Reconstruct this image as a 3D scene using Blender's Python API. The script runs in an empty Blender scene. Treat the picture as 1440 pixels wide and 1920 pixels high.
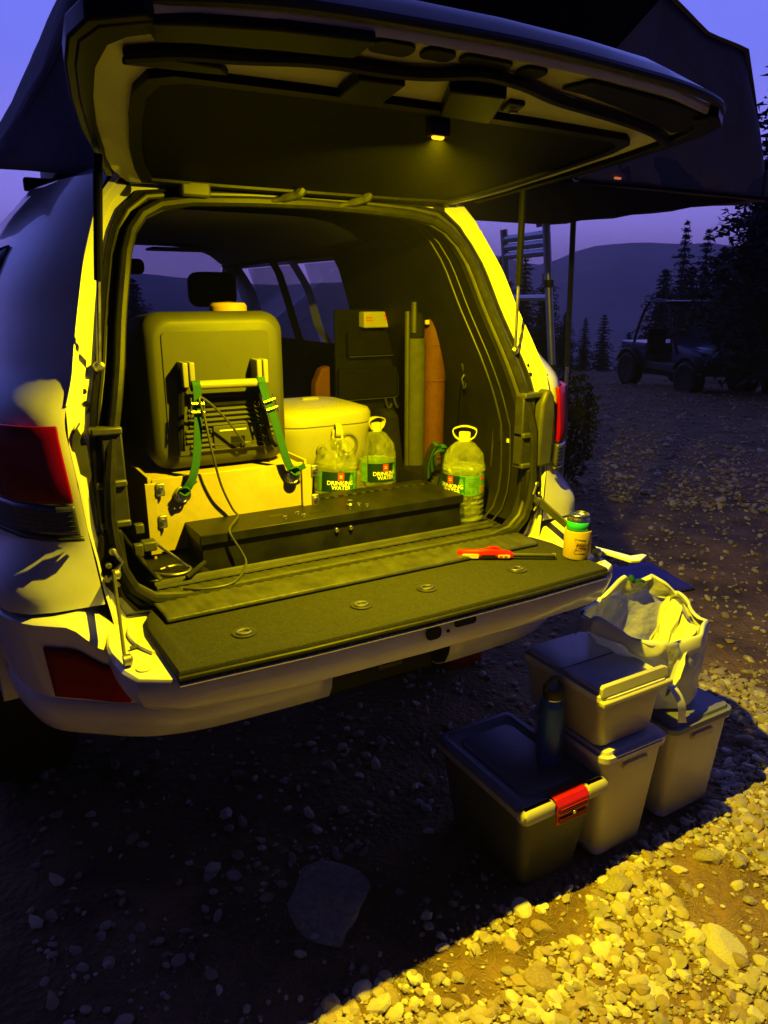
import bpy, math, random
import numpy as np
from math import sin, cos, pi, radians, hypot
from mathutils import Vector, Matrix, noise as mn

random.seed(7); rng = np.random.RandomState(7)
S = bpy.context.scene
COL = S.collection

# ------------------------------------------------------------------ camera
cam_d = bpy.data.cameras.new('camera'); cam = bpy.data.objects.new('camera', cam_d); COL.objects.link(cam)
CAMP = Vector((-0.88, -1.62, 1.58)); YAW, PITCH = radians(30), radians(16.3)
fwd = Vector((sin(YAW)*cos(PITCH), cos(YAW)*cos(PITCH), -sin(PITCH)))
cam.location = CAMP
cam.rotation_euler = fwd.to_track_quat('-Z', 'Y').to_euler()
cam_d.sensor_fit = 'VERTICAL'; cam_d.sensor_height = 36; cam_d.lens = 36*1387/1920
cam_d.clip_start = 0.02; cam_d.clip_end = 5000
S.camera = cam

# ------------------------------------------------------------------ world (dusk sky)
W = bpy.data.worlds.new('World'); S.world = W; W.use_nodes = True
nt = W.node_tree; nt.nodes.clear()
wo = nt.nodes.new('ShaderNodeOutputWorld'); bg = nt.nodes.new('ShaderNodeBackground')
tc = nt.nodes.new('ShaderNodeTexCoord'); sp = nt.nodes.new('ShaderNodeSeparateXYZ'); cr = nt.nodes.new('ShaderNodeValToRGB')
nt.links.new(tc.outputs['Generated'], sp.inputs[0]); nt.links.new(sp.outputs['Z'], cr.inputs[0])
e = cr.color_ramp.elements
e[0].position = 0.0; e[0].color = (0.18, 0.11, 0.36, 1)
e[1].position = 0.10; e[1].color = (0.17, 0.135, 0.52, 1)
for p, c in ((0.25, (0.095, 0.105, 0.50)), (0.5, (0.085, 0.10, 0.48)), (0.72, (0.028, 0.035, 0.18)), (1.0, (0.010, 0.014, 0.085))):
    k = e.new(p); k.color = (*c, 1)
sky = nt.nodes.new('ShaderNodeTexSky'); sky.sky_type = 'NISHITA'; sky.sun_disc = False
sky.sun_elevation = radians(-4); sky.sun_rotation = radians(75)
addn = nt.nodes.new('ShaderNodeMix'); addn.data_type = 'RGBA'; addn.blend_type = 'ADD'; addn.inputs[0].default_value = 0.05
nt.links.new(cr.outputs[0], addn.inputs[6]); nt.links.new(sky.outputs[0], addn.inputs[7])
dt = nt.nodes.new('ShaderNodeVectorMath'); dt.operation = 'DOT_PRODUCT'; dt.inputs[1].default_value = (sin(radians(32)), cos(radians(32)), 0)
nt.links.new(tc.outputs['Generated'], dt.inputs[0])
az = nt.nodes.new('ShaderNodeMapRange'); az.interpolation_type = 'SMOOTHSTEP'
az.inputs[1].default_value = -.40; az.inputs[2].default_value = .72; az.inputs[3].default_value = .022; az.inputs[4].default_value = 1.0
nt.links.new(dt.outputs['Value'], az.inputs[0])
azm = nt.nodes.new('ShaderNodeVectorMath'); azm.operation = 'SCALE'
nt.links.new(addn.outputs[2], azm.inputs[0]); nt.links.new(az.outputs[0], azm.inputs['Scale'])
nt.links.new(azm.outputs[0], bg.inputs[0]); nt.links.new(bg.outputs[0], wo.inputs[0]); bg.inputs[1].default_value = 2.25

S.view_settings.view_transform = 'Standard'; S.view_settings.look = 'None'
S.view_settings.gamma = 1; S.view_settings.exposure = 0; S.view_settings.use_curve_mapping = False
S.render.engine = 'CYCLES'
S.cycles.use_denoising = True
S.cycles.max_bounces = 8; S.cycles.diffuse_bounces = 1; S.cycles.glossy_bounces = 4
S.cycles.transmission_bounces = 8; S.cycles.transparent_max_bounces = 12
S.cycles.caustics_reflective = False; S.cycles.caustics_refractive = False

LAMP = Vector((-0.005, -0.312, 1.868)); LAMP_W = 62; LAMP_C = (1.0, 0.785, 0.0)

# ------------------------------------------------------------------ materials
M = {}
def mat(n, col, rough=.5, metal=0, var=0, vs=20, bump=0, bs=60, coat=0, spec=.5, trans=0, ior=1.45, emis=None, alt=None, bd=.01, alpha=1):
    m = bpy.data.materials.new(n); m.use_nodes = True; t = m.node_tree; b = t.nodes['Principled BSDF']
    b.inputs['Base Color'].default_value = (*col, 1); b.inputs['Roughness'].default_value = rough
    b.inputs['Metallic'].default_value = metal; b.inputs['Coat Weight'].default_value = coat; b.inputs['Coat Roughness'].default_value = .05
    b.inputs['Specular IOR Level'].default_value = spec; b.inputs['Transmission Weight'].default_value = trans; b.inputs['IOR'].default_value = ior
    if alpha < 1: b.inputs['Alpha'].default_value = alpha
    if emis: b.inputs['Emission Color'].default_value = (*emis[0], 1); b.inputs['Emission Strength'].default_value = emis[1]
    g = t.nodes.new('ShaderNodeTexCoord')
    if var or alt:
        nz = t.nodes.new('ShaderNodeTexNoise'); nz.inputs['Scale'].default_value = vs; nz.inputs['Detail'].default_value = 6; nz.inputs['Roughness'].default_value = .65
        t.links.new(g.outputs['Object'], nz.inputs['Vector'])
        r = t.nodes.new('ShaderNodeValToRGB'); r.color_ramp.elements[0].position = .35; r.color_ramp.elements[1].position = .68
        a = alt or tuple(c*(1-var) for c in col); c2 = col if alt else tuple(min(1, c*(1+var)) for c in col)
        r.color_ramp.elements[0].color = (*a, 1); r.color_ramp.elements[1].color = (*c2, 1)
        t.links.new(nz.outputs['Fac'], r.inputs[0]); t.links.new(r.outputs[0], b.inputs['Base Color'])
        rr = t.nodes.new('ShaderNodeMapRange'); rr.inputs[3].default_value = max(0, rough-.08); rr.inputs[4].default_value = min(1, rough+.1)
        t.links.new(nz.outputs['Fac'], rr.inputs[0]); t.links.new(rr.outputs[0], b.inputs['Roughness'])
    if bump:
        n2 = t.nodes.new('ShaderNodeTexNoise'); n2.inputs['Scale'].default_value = bs; n2.inputs['Detail'].default_value = 5
        t.links.new(g.outputs['Object'], n2.inputs['Vector'])
        bn = t.nodes.new('ShaderNodeBump'); bn.inputs['Strength'].default_value = bump; bn.inputs['Distance'].default_value = bd
        t.links.new(n2.outputs['Fac'], bn.inputs['Height']); t.links.new(bn.outputs[0], b.inputs['Normal'])
    M[n] = m; return m
mat('white_paint', (.62, .62, .61), .34, alt=(.50, .485, .45), vs=4.5, coat=.6, bump=.12, bs=9, bd=.004)
mat('black_plastic', (.018, .018, .018), .5, var=.4, vs=30, bump=.2, bs=300, bd=.002)
mat('grey_plastic', (.036, .036, .033), .5, var=.25, vs=20, bump=.25, bs=350, bd=.002)
mat('trim_plastic', (.0085, .008, .007), .6, spec=.12, var=.3, vs=14, bump=.3, bs=260, bd=.002)
mat('rubber', (.014, .014, .014), .45, spec=.12, var=.3, vs=40, bump=.15, bs=90, bd=.003)
mat('carpet', (.033, .033, .030), .95, var=.28, vs=160, bump=1, bs=700, bd=.005, spec=.15)
mat('scuff', (.036, .036, .033), .42, var=.3, vs=25, bump=.3, bs=120, bd=.003)
mat('black_box', (.010, .010, .010), .38, spec=.12, var=.4, vs=15, bump=.25, bs=400, bd=.001)
mat('steel', (.6, .6, .58), .25, 1, var=.15, vs=60)
mat('dull_steel', (.35, .34, .32), .45, 1, var=.3, vs=30)
mat('galv', (.32, .255, .10), .42, 0, var=.12, vs=9, bump=.1, bs=60)
mat('fridge_grey', (.032, .032, .028), .55, var=.08, vs=8, bump=.15, bs=500, bd=.001)
mat('handle_grey', (.17, .16, .13), .4, var=.06, vs=20)  # paler than the fridge body so the handle looks more brightly lit
mat('toilet_white', (.27, .255, .21), .4, var=.05, vs=6)
mat('toilet_grey', (.12, .115, .10), .45, var=.06, vs=6)
mat('green_web', (.003, .055, .075), .8, var=.2, vs=120, bump=.6, bs=500, bd=.002)
mat('red_glass', (.15, .0004, .001), .2, coat=.25, var=.3, vs=9, spec=.25)
mat('reflector_red', (.20, .0006, .001), .45, spec=.12, bump=.3, bs=300, bd=.002)
mat('red_plastic', (.50, .008, .012), .3, var=.08, vs=20)
mat('smoke_glass', (.035, .035, .045), .08, coat=1, spec=.7)
mat('dark_glass', (.008, .008, .012), .05, coat=1)
mat('headliner', (.42, .42, .43), .9, bump=.2, bs=300, bd=.002, var=.04, vs=6)
mat('orange_cloth', (.085, .023, .003), .75, var=.15, vs=18, bump=.3, bs=90)
mat('olive_cloth', (.045, .045, .03), .85, var=.2, vs=30, bump=.5, bs=260, bd=.003)
mat('seat_cloth', (.007, .006, .0065), .85, spec=.12, var=.2, vs=20, bump=.3, bs=120)
mat('cream', (.42, .39, .27), .55, var=.06, vs=12)
mat('koozie', (.34, .235, .09), .75, var=.10, vs=25, bump=.3, bs=220, bd=.002)
mat('print_brown', (.10, .035, .01), .6)
mat('can_teal', (.03, .52, .42), .25, metal=.3, var=.05, vs=10)
mat('navy', (.003, .018, .06), .45)
mat('label_green', (.09, .23, .06), .45, var=.35, vs=45)
mat('label_dkgreen', (.006, .10, .06), .45)
mat('label_red', (.75, .035, .02), .4)
mat('label_text', (.75, .75, .70), .5)
mat('label_print', (.02, .10, .03), .5)
mat('label_tan', (.48, .33, .12), .5)
mat('pink', (.40, .25, .24), .6)
mat('blue_plastic', (.17, .175, .25), .45, var=.15, vs=12, bump=.25, bs=160, bd=.003)
mat('blue_tarp', (.045, .04, .30), .6, var=.1, vs=6, bump=.3, bs=10)
mat('bottle_blue', (.02, .09, .38), .35, metal=.2, var=.2, vs=15)
mat('tent_fabric', (.17, .165, .20), .85, var=.12, vs=2.5, bump=.35, bs=7, bd=.06)
mat('tent_dark', (.022, .020, .028), .9, spec=.12, var=.2, vs=4, bump=.3, bs=8, bd=.04)
mat('black_cloth', (.008, .008, .009), .95, spec=.12, var=.3, vs=10, bump=.5, bs=30)
mat('aluminium', (.42, .44, .48), .38, .8, var=.12, vs=20)
mat('bark', (.035, .028, .022), .95, var=.4, vs=12, bump=.8, bs=20)
mat('needles', (.030, .042, .024), .8, var=.45, vs=1.2)
mat('leaf', (.035, .045, .025), .8, var=.4, vs=3)
mat('stone', (.64, .52, .32), .85, alt=(.34, .29, .22), vs=9, bump=.5, bs=40, bd=.01)
mat('stone_pale', (.74, .64, .42), .8, var=.14, vs=14, bump=.5, bs=30, bd=.01)
mat('stone_warm', (.46, .33, .20), .85, var=.25, vs=10, bump=.5, bs=40, bd=.01)
mat('dirt', (.38, .22, .085), .95, alt=(.11, .065, .03), vs=3.5, bump=1, bs=45, bd=.02)
mat('straw', (.42, .30, .14), .8, var=.4, vs=3)
mat('mountain', (.60, .36, .33), 1, alt=(.32, .20, .20), vs=.02)  # distant haze put into the rock colour, paler and redder
mat('utv_blue', (.03, .04, .13), .35, coat=.5, var=.1, vs=4)
mat('utv_screen', (.10, .13, .26), .35, var=.1, vs=4)
mat('window_trim', (.004, .004, .0045), .6, spec=.08, bump=.1, bs=30)
mat('lens_clear', (.6, .62, .7), .15, coat=1)
mat('lamp_lens', (1, .6, .05), .3, emis=((1.0, .40, .01), 2.4))
mat('glint_amber', (1, .4, .1), .3, emis=((1.0, .25, .06), .5))
mat('bin_contents', (.50, .40, .22), .8, var=.45, vs=14)
mat('bag', (.72, .72, .76), .45, spec=.4)
mat('bin_clear', (.62, .60, .66), .35, var=.12, vs=7)

def mixmat(n, col, ft, rough, tcol=(1, 1, 1), bump=0, bs=30, bd=.01, trl=0):
    """thin plastic film or wall: part see-through, part diffuse, translucent, with a gloss on top"""
    m = bpy.data.materials.new(n); m.use_nodes = True; t = m.node_tree; t.nodes.clear()
    o = t.nodes.new('ShaderNodeOutputMaterial'); tr = t.nodes.new('ShaderNodeBsdfTransparent'); tr.inputs[0].default_value = (*tcol, 1)
    d = t.nodes.new('ShaderNodeBsdfPrincipled'); d.inputs['Base Color'].default_value = (*col, 1); d.inputs['Roughness'].default_value = rough
    mx = t.nodes.new('ShaderNodeMixShader'); lw = t.nodes.new('ShaderNodeLayerWeight'); lw.inputs[0].default_value = .35
    rg = t.nodes.new('ShaderNodeMapRange'); rg.inputs[3].default_value = 1-ft; rg.inputs[4].default_value = min(1, 1-ft+.5)
    t.links.new(lw.outputs['Facing'], rg.inputs[0]); t.links.new(rg.outputs[0], mx.inputs[0])
    src = d.outputs[0]
    if trl:
        ts = t.nodes.new('ShaderNodeBsdfTranslucent'); ts.inputs[0].default_value = (*col, 1); m2 = t.nodes.new('ShaderNodeMixShader'); m2.inputs[0].default_value = trl
        t.links.new(src, m2.inputs[1]); t.links.new(ts.outputs[0], m2.inputs[2]); src = m2.outputs[0]
    t.links.new(tr.outputs[0], mx.inputs[1]); t.links.new(src, mx.inputs[2])
    gl = t.nodes.new('ShaderNodeBsdfGlossy'); gl.inputs['Roughness'].default_value = rough; l5 = t.nodes.new('ShaderNodeLayerWeight'); l5.inputs[0].default_value = .5; pw = t.nodes.new('ShaderNodeMath'); pw.operation = 'POWER'; pw.inputs[1].default_value = 5; t.links.new(l5.outputs['Facing'], pw.inputs[0]); fz = t.nodes.new('ShaderNodeMapRange'); fz.inputs[3].default_value = .05; fz.inputs[4].default_value = .9; t.links.new(pw.outputs[0], fz.inputs[0]); m3 = t.nodes.new('ShaderNodeMixShader')
    t.links.new(fz.outputs[0], m3.inputs[0]); t.links.new(mx.outputs[0], m3.inputs[1]); t.links.new(gl.outputs[0], m3.inputs[2]); t.links.new(m3.outputs[0], o.inputs[0])
    if bump:
        g = t.nodes.new('ShaderNodeTexCoord'); nz = t.nodes.new('ShaderNodeTexNoise'); nz.inputs['Scale'].default_value = bs; nz.inputs['Detail'].default_value = 4
        t.links.new(g.outputs['Object'], nz.inputs[0]); bn = t.nodes.new('ShaderNodeBump'); bn.inputs['Strength'].default_value = bump; bn.inputs['Distance'].default_value = bd
        t.links.new(nz.outputs[0], bn.inputs['Height']); t.links.new(bn.outputs[0], d.inputs['Normal']); t.links.new(bn.outputs[0], gl.inputs['Normal'])
    M[n] = m
mixmat('pet', (.62, .66, .42), .955, .13, (.95, .97, .90), bump=1, bs=42, bd=.020)
mixmat('pane', (.02, .02, .03), .96, .04, (.93, .95, .97))
mixmat('film', (.66, .66, .72), .08, .42, bump=.6, bs=22, bd=.02, trl=.35)
mixmat('bin_wall', (.74, .66, .52), .34, .38, (.9, .9, .95), bump=.2, bs=25, bd=.004, trl=.3)
mixmat('water', (.42, .46, .26), .90, .12, (.90, .94, .82), bump=1, bs=60, bd=.04)

# ------------------------------------------------------------------ mesh helpers
class MB:
    def __init__(s): s.v = []; s.f = []
    def add(s, vs, fs):
        o = len(s.v); s.v += [tuple(p) for p in vs]; s.f += [tuple(i+o for i in f) for f in fs]; return s
    def box(s, a, b, mtx=None):
        x0, y0, z0 = a; x1, y1, z1 = b
        vs = [(x, y, z) for z in (z0, z1) for (x, y) in ((x0, y0), (x1, y0), (x1, y1), (x0, y1))]
        if mtx: vs = [mtx @ Vector(p) for p in vs]
        return s.add(vs, [(3, 2, 1, 0), (4, 5, 6, 7), (0, 1, 5, 4), (1, 2, 6, 5), (2, 3, 7, 6), (3, 0, 4, 7)])
    def grid(s, rows, closed=False, skip=None):
        n = len(rows[0]); fs = []
        for i in range(len(rows)-1):
            for j in range(n if closed else n-1):
                if skip and skip(i, j): continue
                k = (j+1) % n; fs.append((i*n+j, i*n+k, (i+1)*n+k, (i+1)*n+j))
        return s.add([p for r in rows for p in r], fs)
    def loft(s, rings, cap=True):
        n = len(rings[0]); s.grid(rings, True)
        if cap:
            o = len(s.v) - n*len(rings)
            s.f.append(tuple(o+i for i in reversed(range(n)))); s.f.append(tuple(o+(len(rings)-1)*n+i for i in range(n)))
        return s
    def tube(s, path, r, seg=8, flat=None, cap=True):
        P = [Vector(p) for p in path]; rings = []; up = Vector((0, 0, 1)); prev = None
        for i, p in enumerate(P):
            d = (P[min(i+1, len(P)-1)] - P[max(i-1, 0)]).normalized()
            if prev is None:
                a = d.cross(up)
                if a.length < .05: a = d.cross(Vector((0, 1, 0)))
                a.normalize()
            else:
                a = prev - d*prev.dot(d); a.normalize()
            prev = a; b = d.cross(a)
            rr = r[i] if isinstance(r, (list, tuple)) else r
            rings.append([p + a*cos(2*pi*k/seg)*rr + b*sin(2*pi*k/seg)*rr*(flat or 1) for k in range(seg)])
        return s.loft(rings, cap)
    def lathe(s, prof, seg=24, c=(0, 0, 0), mtx=None, fn=None):
        rings = []
        for r, z in prof:
            ring = []
            for k in range(seg):
                a = 2*pi*k/seg; rr = r*(fn(a, z) if fn else 1)
                p = Vector((rr*cos(a), rr*sin(a), z)); p = (mtx @ p) if mtx else p
                ring.append(p + Vector(c))
            rings.append(ring)
        return s.loft(rings)
    def prism(s, poly, d):
        n = len(poly); d = Vector(d)
        vs = [Vector(p) for p in poly] + [Vector(p)+d for p in poly]
        return s.add(vs, [tuple(reversed(range(n))), tuple(range(n, 2*n))] + [(i, (i+1) % n, n+(i+1) % n, n+i) for i in range(n)])
    def build(s, name, m, parent=None, smooth=True, bevel=0, loc=None, seg=2, solid=0, sub=0, label=None, ang=35):
        me = bpy.data.meshes.new(name); off = Vector((0, 0, 0)); q = parent
        while q is not None: off += q.location; q = q.parent
        if loc is not None and parent is None: off = Vector(loc)
        me.from_pydata([tuple(Vector(p)-off) for p in s.v], [], s.f); me.update()
        import bmesh
        bm = bmesh.new(); bm.from_mesh(me); bmesh.ops.recalc_face_normals(bm, faces=bm.faces); bm.to_mesh(me); bm.free()
        me.materials.append(M[m] if isinstance(m, str) else m)
        if smooth:
            me.polygons.foreach_set('use_smooth', [True]*len(me.polygons))
            try: me.set_sharp_from_angle(angle=radians(ang))
            except Exception: pass
        o = bpy.data.objects.new(name, me); COL.objects.link(o)
        if parent is not None: o.parent = parent
        elif loc is not None: o.location = loc
        if solid:
            k = o.modifiers.new('solid', 'SOLIDIFY'); k.thickness = solid; k.offset = -1
        if sub:
            k = o.modifiers.new('sub', 'SUBSURF'); k.levels = k.render_levels = sub
        if bevel:
            k = o.modifiers.new('bevel', 'BEVEL'); k.width = bevel; k.segments = seg; k.limit_method = 'ANGLE'; k.angle_limit = radians(40)
            k.harden_normals = False
        if label: o['label'] = label
        return o
def empty(name, loc, label, cat, group=None, kind=None):
    o = bpy.data.objects.new(name, None); COL.objects.link(o); o.location = loc; o.empty_display_size = .1
    return tag(o, label, cat, group, kind)
def tag(o, label=None, cat=None, group=None, kind=None):
    if label: o['label'] = label
    if cat: o['category'] = cat
    if group: o['group'] = group
    if kind: o['kind'] = kind
    return o
def lerp_tab(T, z):
    if z <= T[0][0]: return T[0][1]
    for (a, u), (b, v) in zip(T, T[1:]):
        if z <= b: return u + (v-u)*(z-a)/(b-a)
    return T[-1][1]
def rrect(w, h, r, n=5):
    """rounded rectangle outline centred on 0"""
    out = []
    for cx, cy, a0 in ((w/2-r, h/2-r, 0), (-w/2+r, h/2-r, 90), (-w/2+r, -h/2+r, 180), (w/2-r, -h/2+r, 270)):
        for k in range(n+1):
            a = radians(a0 + 90*k/n); out.append((cx+r*cos(a), cy+r*sin(a)))
    return out
def smooth_path(P, n=6):
    P = [Vector(p) for p in P]; out = []
    for i in range(len(P)-1):
        p0, p1, p2, p3 = P[max(i-1, 0)], P[i], P[i+1], P[min(i+2, len(P)-1)]
        for k in range(n):
            t = k/n
            out.append(.5*((2*p1)+(p2-p0)*t+(2*p0-5*p1+4*p2-p3)*t*t+(-p0+3*p1-3*p2+p3)*t**3))
    out.append(P[-1]); return out
def text_polys(txt, size, shear=0):
    cu = bpy.data.curves.new('lettering', 'FONT'); cu.body = txt; cu.size = size; cu.align_x = 'CENTER'; cu.align_y = 'CENTER'; cu.shear = shear; cu.resolution_u = 3
    cu.offset = size*.012
    o = bpy.data.objects.new('lettering', cu); COL.objects.link(o)
    bpy.context.view_layer.update()
    me = bpy.data.meshes.new_from_object(o.evaluated_get(bpy.context.evaluated_depsgraph_get()))
    vs = [tuple(v.co) for v in me.vertices]; fs = [tuple(p.vertices) for p in me.polygons]
    bpy.data.objects.remove(o); bpy.data.curves.remove(cu); bpy.data.meshes.remove(me)
    return vs, fs

CX = -0.03

# ================================================================== LARGE STRUCTURE : the ground
def drop(x, y):
    d = hypot(max(0, abs(x)-2.5), max(0, abs(y-1)-3.0)) if False else hypot(x, y-1)
    z = 0
    if d > 5: z -= .04*(min(d, 23)-5)
    if d > 23: z -= .22*(min(d, 420)-23)
    if d > 420: z -= 0
    return z
def gz(x, y):
    d = hypot(x, y)
    a = mn.noise(Vector((x*.55, y*.55, 0)))*.05 + mn.noise(Vector((x*2.2, y*2.2, 3)))*.014 + mn.noise(Vector((x*9, y*9, 5)))*.004
    if d > 6: a += mn.noise(Vector((x*.12, y*.12, 7)))*.25*min(1, (d-6)/12)
    # keep it flat where the containers stand
    k = max(0, 1 - hypot((x-.65)/1.0, (y+.2)/.6)) ; k = min(1, k*3)
    return drop(x, y) + a*(1-k)
def axis(lo, hi, c0, c1, st, gr):
    a = list(np.arange(c0, c1+1e-6, st)); s = st; v = c1
    while v < hi: s *= gr; v += s; a.append(v)
    s = st; v = c0
    while v > lo: s *= gr; v -= s; a.insert(0, v)
    return a
XS = axis(-850, 850, -1.0, 3.0, .045, 1.09); YS = axis(-300, 900, -1.4, 2.0, .045, 1.09)
g = MB(); g.grid([[(x, y, gz(x, y)) for x in XS] for y in YS])
ground = tag(g.build('ground', 'dirt', smooth=True, ang=180), kind='structure')

# far ridge
def ridge():
    m = MB(); rows = []
    for r, k in ((420, 0), (520, .18), (640, .45), (760, .75), (860, 1.0), (930, .8), (1010, .3)):
        row = []
        for i in range(161):
            az = radians(-60 + i*1.25)
            a = math.degrees(az)
            base = 3.0 - .9*math.exp(-((a-41.2)/2.2)**2) + .55*math.exp(-((a-47)/3.6)**2) + .35*math.exp(-((a-52)/2)**2)
            if a < 36: base = 1.3 + .5*sin(a*.21)+1.2*max(0, (a-30)/6)
            if a > 56: base = 3.2 + .6*sin(a*.15)
            h = 860*math.tan(radians(base)) + 1.58
            bottom = -87.0
            z = bottom + (h-bottom)*k + mn.noise(Vector((az*22, r*.012, 0)))*9*k*(1 if k < 1 else .22) + mn.noise(Vector((az*90, r*.05, 0)))*2.5*k*(1 if k < 1 else .5)
            row.append((CAMP.x+r*sin(az), CAMP.y+r*cos(az), z))
        rows.append(row)
    m.grid(rows); return m
tag(ridge().build('mountain', 'mountain', ang=180), kind='structure')

# ================================================================== THE CAR
car = empty('car', (CX, 1.6, 0), 'white four-wheel-drive wagon with raised hatch and lowered tailgate', 'car')
Y0 = [(.85, -.02), (1.1, 0), (1.2, 0), (1.34, .03), (1.42, .06), (1.54, .12), (1.65, .16), (1.75, .21), (1.86, .25)]
XO = [(.85, .625), (.89, .625), (1.09, .645), (1.33, .665), (1.42, .63), (1.45, .625), (1.54, .60), (1.65, .57), (1.75, .53), (1.82, .50), (1.86, .47)]
CA = [(0, 0), (.012, .001), (.04, .012), (.075, .04), (.115, .095), (.15, .19), (.175, .33), (.195, .55), (.21, .85), (.215, 1.15)]
CB = [(0, 0), (.02, .001), (.10, .006), (.150, .022), (.187, .06), (.210, .12), (.226, .25), (.24, .5), (.25, .85), (.255, 1.15)]
CG = [(0, 0), (.008, .007), (.026, .026), (.050, .055), (.085, .105), (.12, .19), (.15, .33), (.17, .55), (.185, .85), (.19, 1.15)]
FY = [1.28, 1.9, 2.0, 2.7, 3.0, 3.6, 4.5]
def sm_tab(T, z, w=.035): return sum(lerp_tab(T, z+w*k/4)*c for k, c in ((-4, .05), (-3, .08), (-2, .12), (-1, .15), (0, .2), (1, .15), (2, .12), (3, .08), (4, .05)))
def side_row(z, s, off=0):
    y0 = sm_tab(Y0, z); xo = sm_tab(XO, z); k = max(0, min(1, (1.09-z)/.14)); k = k*k*(3-2*k)
    row = []
    g_ = max(0, min(1, (z-1.34)/.10)); g_ = g_*g_*(3-2*g_)
    for a, b, c in zip(CA, CB, CG):
        dx = a[0]+(b[0]-a[0])*k+(c[0]-a[0])*g_; dy = a[1]+(b[1]-a[1])*k+(c[1]-a[1])*g_
        t = 1-.35*max(0, min(1, (z-1.6)/.25)) if z > 1.6 else 1
        row.append(Vector((CX+s*(xo+dx*t+off*.6), y0+dy-off, z)))
    last = row[-1]
    for y in FY:
        fx = last.x if y < 3.7 else CX+(last.x-CX)*.9
        row.append(Vector((fx, max(y, last.y), z)))
    return row
ZS = [.62, .70, .80, .86, .90, .93, .945] + [.96+.0125*i for i in range(12)] + [1.13, 1.16, 1.2, 1.24] + [1.27+.015*i for i in range(4)] + [1.33, 1.345] + [1.36+.015*i for i in range(16)] + [1.61, 1.64, 1.67, 1.70, 1.73, 1.755, 1.78, 1.80, 1.82, 1.845]
body = MB()
NC = len(CA)+len(FY)
for s in (-1, 1):
    rows = [side_row(z, s) for z in ZS]
    for i, z in enumerate(ZS):     # below the bumper top only from behind the wheel arch line onward
        if z < .925: rows[i] = [Vector((p.x, max(p.y, .25), p.z)) for p in rows[i]]
    def skip(i, j):
        z = ZS[i]
        if 1.33 <= z < 1.73 and j in (len(CA), len(CA)+2): return True
        if z >= 1.27 and j >= len(CA)+4: return True
        return False
    body.grid(rows, skip=skip)
# roof
roof_r = []
for y in [.25, .262, .30, .5, .9, 1.5, 2.2, 2.7]:
    row = []
    for i in range(25):
        u = -1+2*i/24; hw = .455 if y < .27 else (.47 + .12*min(1, (y-.25)/.5))
        z = 1.86 + .075*(1-u**4) - (.015 if y < .255 else 0)
        row.append((CX+u*hw, y, z))
    roof_r.append(row)
body.grid(roof_r)
for s in (-1, 1):     # roof rail band joining side and roof
    body.grid([[side_row(1.845, s)[k] for k in range(NC-3)], [Vector((CX+s*(.455 if k < 1 else .47+.12*min(1, (side_row(1.845, s)[k].y-.25)/.5)), max(.25, side_row(1.845, s)[k].y), 1.862)) for k in range(NC-3)]])
# hood and cowl
body.grid([[(CX+u*.8, y, z+.03*(1-u*u)) for u in np.linspace(-1, 1, 9)] for y, z in ((3.3, 1.22), (3.9, 1.2), (4.5, 1.08), (4.62, .9), (4.62, .5))])
body_o = body.build('body', 'white_paint', car, ang=32)

# opening frame (jamb)
IP = [(0, .905), (.25, .905), (.45, .905), (.52, .917), (.56, .95), (.582, 1.0), (.592, 1.06), (.594, 1.12), (.588, 1.2), (.572, 1.28), (.55, 1.36), (.53, 1.44), (.512, 1.52), (.492, 1.6), (.474, 1.67), (.452, 1.72), (.42, 1.757), (.375, 1.78), (.3, 1.793), (.15, 1.80), (0, 1.803)]
OP = [(0, .87), (.25, .87), (.5, .87), (.615, .872), (.62, .91), (.628, .96), (.635, 1.03), (.645, 1.1), (.653, 1.2), (.66, 1.28), (.655, 1.36), (.628, 1.44), (.606, 1.52), (.585, 1.6), (.565, 1.67), (.545, 1.725), (.52, 1.785), (.47, 1.845), (.36, 1.853), (.18, 1.857), (0, 1.86)]
def full(P): return [(x, z) for x, z in P] + [(-x, z) for x, z in reversed(P[1:-1])]
def resamp(P, Q):    # subdivide both the same way
    a, b = full(P), full(Q); n = len(a); A = []; B = []
    for i in range(n):
        for t in (0, .5):
            j = (i+1) % n
            A.append((a[i][0]+(a[j][0]-a[i][0])*t, a[i][1]+(a[j][1]-a[i][1])*t)); B.append((b[i][0]+(b[j][0]-b[i][0])*t, b[i][1]+(b[j][1]-b[i][1])*t))
    return A, B
IA, OA = resamp(IP, OP)
def ring(t, dy, grow=0, A=IA, B=OA):
    out = []
    for (ix, iz), (ox, oz) in zip(A, B):
        x = ox+(ix-ox)*t; z = oz+(iz-oz)*t
        if grow: x *= 1+grow; z = 1.3+(z-1.3)*(1+grow)
        out.append(Vector((CX+x, lerp_tab(Y0, z)+dy, z)))
    return out
j = MB()
j.grid([ring(0, .0005), ring(.10, .002), ring(.14, .012), ring(.30, .014), ring(.33, .022), ring(.50, .024)], True)
jamb = j.build('opening_frame', 'white_paint', car, ang=30)
j = MB(); j.grid([ring(.49, .026), ring(.52, .010), ring(.60, .006), ring(.63, .030), ring(.78, .034), ring(.84, .012), ring(1, .010), ring(1, .06)], True)
j.build('seal_channel', 'rubber', car, ang=30)
# weather seal: fat bulb and thin lip, all round
def loop_tube(t, dy, r, name, m, keep=None, grow=0, flat=None):
    P = ring(t, dy, grow); P = P+[P[0]] if keep is None else [p for p in P if keep(p)]
    b = MB(); b.tube(P, r, 8, flat); return b.build(name, m, car)
loop_tube(.97, .004, .0125, 'weather_seal', 'rubber')
loop_tube(1.04, .022, .008, 'weather_seal', 'grey_plastic')
loop_tube(.70, .022, .007, 'weather_seal', 'grey_plastic')

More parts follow.
